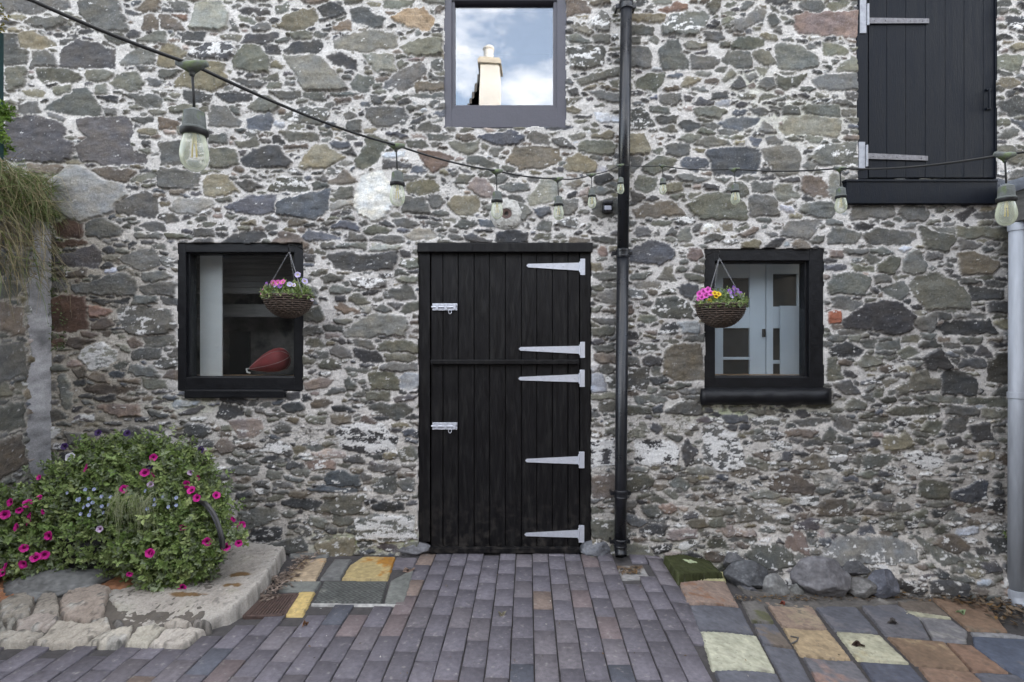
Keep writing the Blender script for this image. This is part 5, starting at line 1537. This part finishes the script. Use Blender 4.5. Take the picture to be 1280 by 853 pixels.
# ------------------------------------------------------------ hanging baskets
def basket(px, py, yb, rp, hookpx, hookpy, label, plabel, cols, seed, dp_):
    rg = np.random.default_rng(seed); rs = random.Random(seed); k = (D + yb) / FOC; R = rp * k; c = P(px, py, yb); dep = dp_ * k
    t = thing('hanging_basket', label, 'hanging basket', c, 'wicker baskets hanging at the windows')
    bm = NB(); prof = [(R * math.sin(a), -dep * math.cos(a)) for a in np.linspace(.05, math.pi / 2, 12)]; lathe(bm, [(r * .95, z) for r, z in prof], c, 32)
    bw = obj('bowl', bm, M_dark, t, True)
    bm = NB(); nr = 15
    for i in range(nr):
        a = .16 + (math.pi / 2 - .16) * i / (nr - 1); r = R * math.sin(a); z = -dep * math.cos(a)
        pts = []
        for q in range(73):
            th_ = 2 * math.pi * q / 72; w_ = .004 * math.cos(18 * th_ + math.pi * (i % 2)) + .002 * mnoise.noise(Vector((th_ * 3, i, seed)))
            pts.append(c + Vector(((r + w_) * math.cos(th_), (r + w_) * math.sin(th_), z + .003 * mnoise.noise(Vector((th_ * 2, i * 3, seed))))))
        tube(bm, pts, .0047 if i < nr - 1 else .008, 6, False)
    for q in range(18):
        th_ = 2 * math.pi * q / 18; tube(bm, [c + Vector((R * math.sin(a) * math.cos(th_), R * math.sin(a) * math.sin(th_), -dep * math.cos(a))) for a in np.linspace(.1, math.pi / 2, 8)], .004, 5)
    obj('wicker_weave', bm, M_wicker, t, True)
    hk = P(hookpx, hookpy, yb)
    for th_ in (math.radians(215), math.radians(325), math.radians(90)):
        e = c + Vector((R * math.cos(th_), R * math.sin(th_), 0)); bm = NB(); n = int((hk - e).length / .011)
        for i in range(n):
            a = e.lerp(hk, i / n); b = e.lerp(hk, (i + 1.25) / n); d = (b - a); s = (Vector((1, 0, 0)) if i % 2 else Vector((0, 1, 0))) * .0028
            tube(bm, [a, a + d * .3 + s, a + d * .7 + s, b, a + d * .7 - s, a + d * .3 - s, a], .0009, 4, False)
        obj('chain', bm, M_chain, t)
    bm = NB(); tube(bm, [Vector((hk.x, 0, hk.z + .05)), Vector((hk.x, yb * .5, hk.z + .055)), Vector((hk.x, yb + .0, hk.z + .045)), Vector((hk.x, yb - .012, hk.z + .03)), hk + Vector((0, .0, -.004)), hk + Vector((0, .014, .01)), hk + Vector((0, .01, .022))], .003, 8); obj('bracket', bm, M_black, t, True)
    pl = thing('basket_plant', plabel, 'flowering plant', c + Vector((0, 0, .001)), 'flowers growing in the hanging baskets')
    cl = [((c.x + rg.uniform(-.8, .8) * R, c.y + rg.uniform(-.8, .5) * R, c.z + rg.uniform(.0, .035)), rg.uniform(.035, .055)) for _ in range(16)] + [((c.x + R * .95 * math.cos(t_), c.y + R * .95 * math.sin(t_), c.z + .004), .034) for t_ in [math.pi * (1.02 + .12 * k_) for k_ in range(9)]] + [((c.x + .35 * R, c.y, c.z + .06), .045), ((c.x + .75 * R, c.y - .3 * R, c.z + .015), .05), ((c.x - .2 * R, c.y, c.z + .07), .035)]
    S = clump_shoots(cl, rg, 20000); V, F, C = leafmesh(S, 6, .017, rg, GREEN + [(.2, .26, .16)], droop=.4); npmesh('foliage', V, F, M_leaf, pl, C, True)
    mes = {}
    for (a, b, kind, s) in cols:
        if kind not in mes: mes[kind] = blossom_proto('pansy', pl, BK[kind])
        p = P(px + a, py + b, yb - R * .75 * (1 - min(1, abs(a) / rp / 1.1)) - .01); put_blossom(mes[kind], pl, p, (a / rp * .8 + rs.uniform(-.3, .3), -1, .4 + rs.uniform(-.2, .3)), s, BL[kind])
BK = {'pk': (.0185, 5, .006, (.62, .25, .50), (.72, .10, .42), (.6, .4, .05)), 'lv': (.018, 5, .006, (.50, .44, .68), (.55, .48, .75), (.8, .7, .3)), 'vi': (.0175, 5, .006, (.28, .12, .42), (.36, .16, .60), (.5, .4, .1)), 'ye': (.0165, 5, .006, (.72, .50, .02), (.80, .56, .03), (.4, .1, .01)),
      'wh': (.017, 5, .006, (.72, .68, .76), (.70, .62, .78), (.7, .5, .1)), 'mg': (.0185, 5, .006, (.72, .10, .50), (.80, .14, .58), (.5, .1, .3))}
BL = {'pk': 'pink pansy', 'lv': 'lavender pansy', 'vi': 'violet pansy', 'ye': 'yellow pansy', 'wh': 'white pansy', 'mg': 'bright magenta flower'}
basket(361, 370, -.22, 29, 361.5, 314, 'dark wicker basket hanging in front of the left window edge', 'pink and lavender pansies growing in the left hanging basket',
       [(-34, -4, 'pk', 1), (-31, -10, 'pk', 1), (-28, -15, 'vi', .9), (-33, 1, 'wh', .8), (-24, -12, 'lv', 1), (-20, -17, 'pk', 1.05), (-26, -5, 'pk', .9), (-14, -17, 'pk', 1), (-8, -18, 'pk', 1), (-17, -14, 'lv', .9), (-11, -13, 'vi', .9), (1, -15, 'lv', .9), (11, -27, 'lv', 1), (20, -19, 'lv', 1.05), (6, -14, 'wh', .8), (29, 4, 'wh', .7), (-30, -3, 'lv', .9), (-22, -8, 'mg', .8)], 3, 27)
basket(900.5, 381, -.22, 29, 899, 322, 'dark wicker basket hanging in front of the right window edge', 'magenta, yellow and violet pansies growing in the right hanging basket',
       [(-26, -14, 'mg', 1.1), (-21, -17, 'mg', 1.1), (-16, -19, 'mg', 1.1), (-18, -12, 'mg', 1.1), (-12, -15, 'mg', 1), (-23, -10, 'mg', 1), (-27, -8, 'mg', .8), (-7, -15, 'ye', 1), (-2, -14, 'ye', 1), (-14, -5, 'ye', 1), (-5, -11, 'ye', .9), (12, -17, 'vi', 1), (17, -21, 'vi', 1), (22, -18, 'vi', 1), (19, -14, 'vi', .9), (26, -14, 'vi', .9), (14, -11, 'lv', .9), (28, -10, 'lv', .8)], 4, 28)
# ------------------------------------------------------------ festoon lights
K = [(-0.05, .80), ]
cp = [(Vector((-3.4, -3.5, 2.75))), P(40, 0, .87 - D), P(240, 80, .95 - D), P(495, 181, 1.66 - D), P(620, 213, 2.1 - D), P(697, 223, 2.45 - D), P(739, 218, 3.0 - D), P(775, 206, 3.5 - D), P(828, 207, 3.55 - D), P(918, 211, 2.85 - D), P(1050, 210, 2.25 - D), P(1256, 193, 1.43 - D), Vector((3.16, -2.4, 2.2))]
pts = []
for i in range(len(cp) - 1):
    a, b = cp[i], cp[i + 1]; L_ = (b - a).length; n = 14
    for k in range(n): t = k / n; pts.append(a.lerp(b, t) + Vector((0, 0, -.018 * L_ * 4 * t * (1 - t) * (1 if 0 < i < 11 else 1))))
pts.append(cp[-1]); bm = NB(); tube(bm, pts, .0032, 8)
cab = obj('festoon_cable', bm, M_cable, None, True); cab.name = 'festoon_cable'; tag(cab, 'black cable of the festoon lights sagging across the yard in front of the stone wall', 'cable')
bm = NB(); tube(bm, [(-3.4, -3.5, 0), (-3.4, -3.5, 2.85)], .04, 12); o = obj('wooden_post', bm, M_weather, None); tag(o, 'plain wooden post that holds the left end of the light cable', 'post')
FLb = ['first and largest bulb, hanging under the cable at upper left', 'second festoon bulb, in front of the round white mortar lump', 'third festoon bulb, beside the rusty pipe end', 'fourth festoon bulb, right of the rusty pipe end and above the door', 'fifth festoon bulb, small, just left of the black sensor', 'sixth festoon bulb, half hidden behind the black drainpipe', 'seventh and smallest festoon bulb, just right of the drainpipe', 'eighth festoon bulb, above the right ground floor window', 'ninth festoon bulb, at the left end of the shutter sill', 'tenth festoon bulb, large, in front of the grey lean-to gutter']
def festoon(loc, label):
    t = thing('festoon_bulb', label, 'light bulb', loc, 'festoon bulbs on the cable')
    z = loc.copy()
    bm = NB(); tube(bm, [z + Vector((-.026, 0, .003)), z + Vector((-.012, 0, -.001)), z + Vector((0, 0, -.006)), z + Vector((.012, 0, -.001)), z + Vector((.026, 0, .001))], [.005, .0085, .0115, .0085, .005], 10); tube(bm, [z, z + Vector((0, 0, -.02))], [.009, .004], 10); obj('cable_tee', bm, M_rubber, t, True)
    bm = NB(); tube(bm, [z + Vector((0, 0, -.01)), z + Vector((.002, 0, -.04)), z + Vector((.004, 0, -.082))], .0022, 6); obj('flex', bm, M_cable, t, True)
    b = z + Vector((.004, 0, 0))
    bm = NB(); lathe(bm, [(.003, -.074), (.010, -.078), (.0165, -.082), (.018, -.100), (.0185, -.108), (.0215, -.110), (.0215, -.118), (.0185, -.120), (.017, -.122)], b, 24); so_ = obj('lamp_socket', bm, M_rubber, t, False)
    bm = NB(); lathe(bm, [(.0219, -.1125), (.0219, -.1185), (.019, -.1215)], b, 24); obj('socket_ring', bm, M_cable, so_, True)
    bm = NB(); lathe(bm, [(.0155, -.118), (.0175, -.124), (.0205, -.136), (.0225, -.150), (.0225, -.158), (.020, -.168), (.0145, -.1765), (.007, -.181), (.0008, -.182)], b, 28); g = obj('glass_bulb', bm, M_bulb, t, True)
    bm = NB()
    for dx in (-.004, .004): tube(bm, [b + Vector((dx * .6, 0, -.128)), b + Vector((dx, 0, -.158))], .0014, 6)
    tube(bm, [b + Vector((0, 0, -.118)), b + Vector((0, 0, -.135))], .004, 8); obj('filament', bm, M_glow, g)
    return t
def copy_tree(o, parent=None):
    c = o.copy(); COL.objects.link(c); c.parent = parent
    for ch in o.children: copy_tree(ch, c)
    return c
bl = [cp[2], cp[3], cp[4], cp[5], cp[6], cp[7], cp[8], cp[9], cp[10], cp[11]]
proto = festoon(bl[0], FLb[0])
for p, lb in zip(bl[1:], FLb[1:]):
    c = copy_tree(proto); c.location = p; c['label'] = lb
    c.rotation_euler = (0, 0, random.uniform(-.4, .4))
# ------------------------------------------------------------ overgrown left edge
def blades(name, n, gen, cols, seed, loc=None, label=None, cat=None, kind=None, w0=.0026, parent=None):
    rg = np.random.default_rng(seed); V, F, C = [], [], []
    for i in range(n):
        p, d, L_, g = gen(rg); o = len(V); p = np.array(p, float); d = np.array(d, float); d /= np.linalg.norm(d); s = np.cross(d, rg.normal(size=3)); s /= np.linalg.norm(s); c = np.array(cols[rg.integers(len(cols))]) * rg.uniform(.7, 1.3)
        for k in range(6):
            wv = w0 * (1 - .8 * k / 5); V += [p - s * wv, p + s * wv]; C += [c, c]; d = d + np.array([0, 0, -g]) + rg.normal(0, .16, 3); d /= np.linalg.norm(d); p = p + d * L_ / 5
        F += [(o + 2 * k, o + 2 * k + 1, o + 2 * k + 3, o + 2 * k + 2) for k in range(5)]
    ob = npmesh(name, np.array(V), np.array(F), M_leaf, parent, np.array(C), True, loc)
    if label: tag(ob, label, cat)
    if kind: ob['kind'] = kind
    return ob
DRY = [(.30, .25, .14), (.24, .20, .11), (.36, .31, .19), (.20, .17, .10)]; GR = [(.12, .17, .05), (.16, .21, .07), (.09, .13, .04), (.22, .24, .11)]
blades('dry_grass', 4200, lambda r: ((-3.03 + r.uniform(-.25, .07), -r.uniform(.05, 1.3), 2.45 - .65 * r.uniform(0, 1) ** 1.7), (r.uniform(.0, .7), r.uniform(-.6, .6), r.uniform(-.8, .5)), r.uniform(.12, .42), r.uniform(.25, .7)), DRY + DRY + GR[:2], 5, label='dry and green grass hanging over the garden wall top', cat='grass', kind='stuff')
blades('wall_grass', 1500, lambda r: ((-3.02 + r.uniform(-.1, .06), -r.uniform(.0, .5), r.uniform(2.15, 2.42)), (r.uniform(-.2, 1), r.uniform(-.6, .4), r.uniform(.0, 1)), r.uniform(.06, .2), r.uniform(.15, .45)), GR, 6, label='fresh green grass on top of the garden wall', cat='grass', kind='stuff')
rg = np.random.default_rng(9)
cl2 = [(tuple(P(4, 142, -.45)), .07), (tuple(P(-5, 165, -.5)), .09), (tuple(P(0, 185, -.4)), .07)]
S = clump_shoots(cl2, rg, 9000); V, F, C = leafmesh(S, 6, .03, rg, [(.14, .22, .04), (.10, .17, .03)]); o = npmesh('leafy_shrub', V, F, M_leaf, None, C, True); tag(o, 'bright green leafy shrub tip at the left picture edge', 'shrub')
cl3 = [(tuple(P(0, 15, -.5)), .055), (tuple(P(-2, 36, -.5)), .04)]
S = clump_shoots(cl3, rg, 14000); V, F, C = leafmesh(S, 6, .016, rg, [(.16, .13, .03), (.10, .11, .03)]); o = npmesh('hanging_moss', V, F, M_leaf, None, C, True); tag(o, 'brown green moss tuft at the top left edge', 'moss')
bm = NB(); a = P(-14, 200, -.42); b = P(5, 42, -.42); box(bm, a.x, b.x, -.46, -.42, a.z, b.z, .004); o = obj('garden_gate', bm, M_teal, None); tag(o, 'edge of a dark teal painted gate above the garden wall', 'gate')
for (px0, px1, py0, py1, n, sd) in ((50, 82, 330, 440, 90, 1), (45, 75, 270, 330, 40, 2)):
    S = []; 
    for i in range(n):
        v = P(rg.uniform(px0, px1), rg.uniform(py0, py1), -.03); S.append((np.array(v), np.array([rg.uniform(-.3, .3), -1, rg.uniform(-.3, .6)])))
    V, F, C = leafmesh(S, 4, .017, rg, [(.07, .10, .035), (.10, .13, .05)], spread=1.4); o = npmesh('wall_weed', V, F, M_leaf, None, C, True)
    o['kind'] = 'stuff'; tag(o, ['sparse green creeper on the stones below the corner', 'few small weeds in the corner joint under the grass'][sd - 1], 'weed')
# small weeds at the wall foot
for (px, py, n, lb) in ((744, 697, 10, 'tiny green weed growing at the foot of the right door jamb'), (566, 692, 0, ''), (1259, 668, 8, 'tiny weed sprouting beside the grey pipe')):
    if not n: continue
    v = P(px, py, -.06); S = [(np.array(v) + rg.normal(0, .010, 3), np.array([rg.uniform(-1, 1), -.6, .8])) for _ in range(n)]
    V, F, C = leafmesh(S, 4, .014, rg, GREEN); o = npmesh('weed', V, F, M_leaf, None, C, True); tag(o, lb, 'weed')
# ------------------------------------------------------------ litter
def litter(name, n, region, cols, seed, label, size=(.012, .03), h=.02):
    rg = np.random.default_rng(seed); V, F, C = [], [], []
    for i in range(n):
        px, py = region(rg); g = G(px, py); s = rg.uniform(*size); a = rg.uniform(0, 6.28); d = np.array([math.cos(a), math.sin(a), rg.uniform(-.25, .35)]); w_ = np.cross(d, [0, 0, 1]) + np.array([0, 0, rg.uniform(-.5, .5)]); p = np.array(g) + np.array([0, 0, .006 + rg.uniform(0, h)])
        up = np.array([0, 0, 1]) * s * rg.uniform(-.25, .3); o = len(V); c = np.array(cols[rg.integers(len(cols))]) * rg.uniform(.6, 1.4)
        V += [p - d * s, p - d * s * .2 + w_ * s * .42 + up, p + d * s, p - d * s * .2 - w_ * s * .42 + up, p]; F += [(o, o + 1, o + 2, o + 4), (o, o + 4, o + 2, o + 3)]; C += [c] * 5
    ob = npmesh(name, np.array(V), np.array(F), M_leaf, None, np.array(C), False); ob['label'] = label; ob['category'] = 'dead leaves'; ob['kind'] = 'stuff'
LC = [(.16, .11, .07), (.10, .08, .06), (.22, .17, .12), (.13, .12, .11), (.20, .12, .05)]
def reg_r(r):
    while True:
        x = r.uniform(1130, 1285); y = r.uniform(738, 800)
        if y < 746 + max(0, (x - 1165)) * .36 * r.uniform(.3, 1.15) and y > 738: return x, y
litter('dead_leaves', 700, reg_r, LC, 3, 'heap of dry dead leaves below the grey downpipe', h=.035)
litter('leaf_litter', 300, lambda r: (lambda t, u: (388 - 60 * t + u, 694 + 58 * t))(r.uniform(0, 1), r.normal(0, 7)), [(.26, .20, .16), (.20, .155, .125), (.30, .24, .2)], 4, 'crumbled brown leaves along the right side of the stone ledge', size=(.01, .022))
litter('gully_leaves', 90, lambda r: (r.uniform(775, 800), r.uniform(709, 718)), LC, 7, 'dry leaves caught in the small gully under the drainpipe', size=(.008, .016), h=.004)
litter('footing_litter', 420, lambda r: (r.uniform(915, 1180), 748 + r.uniform(-3, 4)), LC + [(.15, .15, .14)], 8, 'thin line of leaf crumbs along the foot of the right wall', size=(.006, .014), h=.006)
litter('stray_crumbs', 60, lambda r: (r.uniform(300, 1100), r.uniform(715, 850)), LC + [(.5, .48, .44)], 12, 'few stray crumbs scattered over the paving', size=(.004, .009), h=.0)
def single(name, px, py, s, col, label, cat='dead leaf', seed=0):
    rg = np.random.default_rng(seed); g = np.array(G(px, py)) + np.array([0, 0, .008]); n = 16; V = [g]; C = [col]; F = []
    for ring in (1, 2):
        for k in range(n):
            t = 2 * math.pi * k / n; r = s * ring / 2 * (1 + .3 * math.sin(3 * t + seed) + .15 * rg.normal()); V.append(g + np.array([r * math.cos(t), r * .7 * math.sin(t), (.012 * math.sin(2 * t + seed) + .01 * rg.random()) * ring / 2])); C.append(np.array(col) * rg.uniform(.7, 1.2))
    for k in range(n): F.append((1 + k, 1 + (k + 1) % n, 1 + n + (k + 1) % n, 1 + n + k))
    for k in range(0, n, 2): F.append((0, 1 + k, 1 + k + 1, 1 + (k + 2) % n))
    o = npmesh(name, np.array(V), np.array(F), M_leaf, None, np.array(C), True); tag(o, label, cat)
single('dead_leaf', 627, 769, .022, (.28, .25, .18), 'curled tan leaf lying on the bricks in front of the door', seed=1)
single('dead_leaf', 512, 714, .035, (.26, .18, .14), 'brown leaf on the flagstone left of the door', seed=2)
single('dead_leaf', 382, 782, .014, (.25, .13, .07), 'small rust brown leaf on the bricks below the drain grate', seed=3)
single('dead_leaf', 1074, 808, .028, (.07, .045, .035), 'dark brown leaf on the cream flagstone', seed=4)
single('dead_leaf', 1116, 780, .03, (.08, .07, .065), 'dark leaf on the slate flagstone below the blue boulder', seed=5)
single('dead_leaf', 978, 756, .016, (.30, .08, .05), 'reddish crumpled leaf on the orange flagstone', seed=6)
single('dead_leaf', 1201, 767, .026, (.30, .40, .22), 'pale green round leaf beside the dead leaf heap', seed=7)
bm = NB(); tube(bm, [G(988, 795, .006), G(998, 797, .012), G(996, 801, .01), G(990, 804, .006)], .004, 6); o = obj('twig', bm, M_weather, None, True); tag(o, 'small bent dark twig on the tan flagstone', 'twig')
# ------------------------------------------------------------ house across the yard (seen mirrored in the upper window)
oh = thing('opposite_house', 'house across the yard whose white chimney shows in the upper window', 'building', (0, -9, 0))
bm = NB(); box(bm, -9, 9, -12.5, -8.0, -.2, 4.6, 0); obj('wall', bm, mat('opposite_stone', (.055, .052, .05), .9, var=.5, vscale=5, bump=.6, bscale=12, col2=(.03, .03, .03)), oh)
RZ = 7.33; bm = NB(); vs = [bm.verts.new(v) for v in [(-1.3, -7.7, 4.5), (9.3, -7.7, 4.5), (9.3, -10.5, RZ), (-1.3, -10.5, RZ), (9.3, -12.8, 4.5), (-1.3, -12.8, 4.5)]]
for f in ((0, 1, 2, 3), (3, 2, 4, 5), (0, 3, 5), (1, 4, 2)): bm.faces.new([vs[i] for i in f])
rf = obj('roof', bm, M_slate, oh)
k = .02023
bm = NB(); x0 = (600 - 640) * k; x1 = (625 - 640) * k; zt = EYE + (426 - 87) * k
box(bm, x0, x1, -10.75, -10.15, 6.2, zt, .01); ch = obj('chimney', bm, M_harl, rf)
bm = NB(); box(bm, x0 - .06, x1 + .07, -10.8, -10.08, zt, zt + .12, .01); box(bm, x0 - .02, x1 + .03, -10.76, -10.13, zt + .12, zt + .2, .01); obj('chimney_cap', bm, M_terr, ch) if False else obj('chimney_cap', bm, M_terr, rf)
bm = NB(); lathe(bm, [(.14, 0), (.13, .3), (.16, .34), (.15, .38), (.10, .38), (.10, .1)], (x0 + .22, -10.42, zt + .2), 18); obj('chimney_pot', bm, M_harl, rf)
bm = NB()
for i in range(9):
    t = i / 8; x = -1.32 + .5 * t; z = 7.05 + 1.15 * t * t; box(bm, x, x + .16, -10.9, -10.2, 6.0, z + .12, .01)
obj('gable_skew', bm, M_weather, rf)
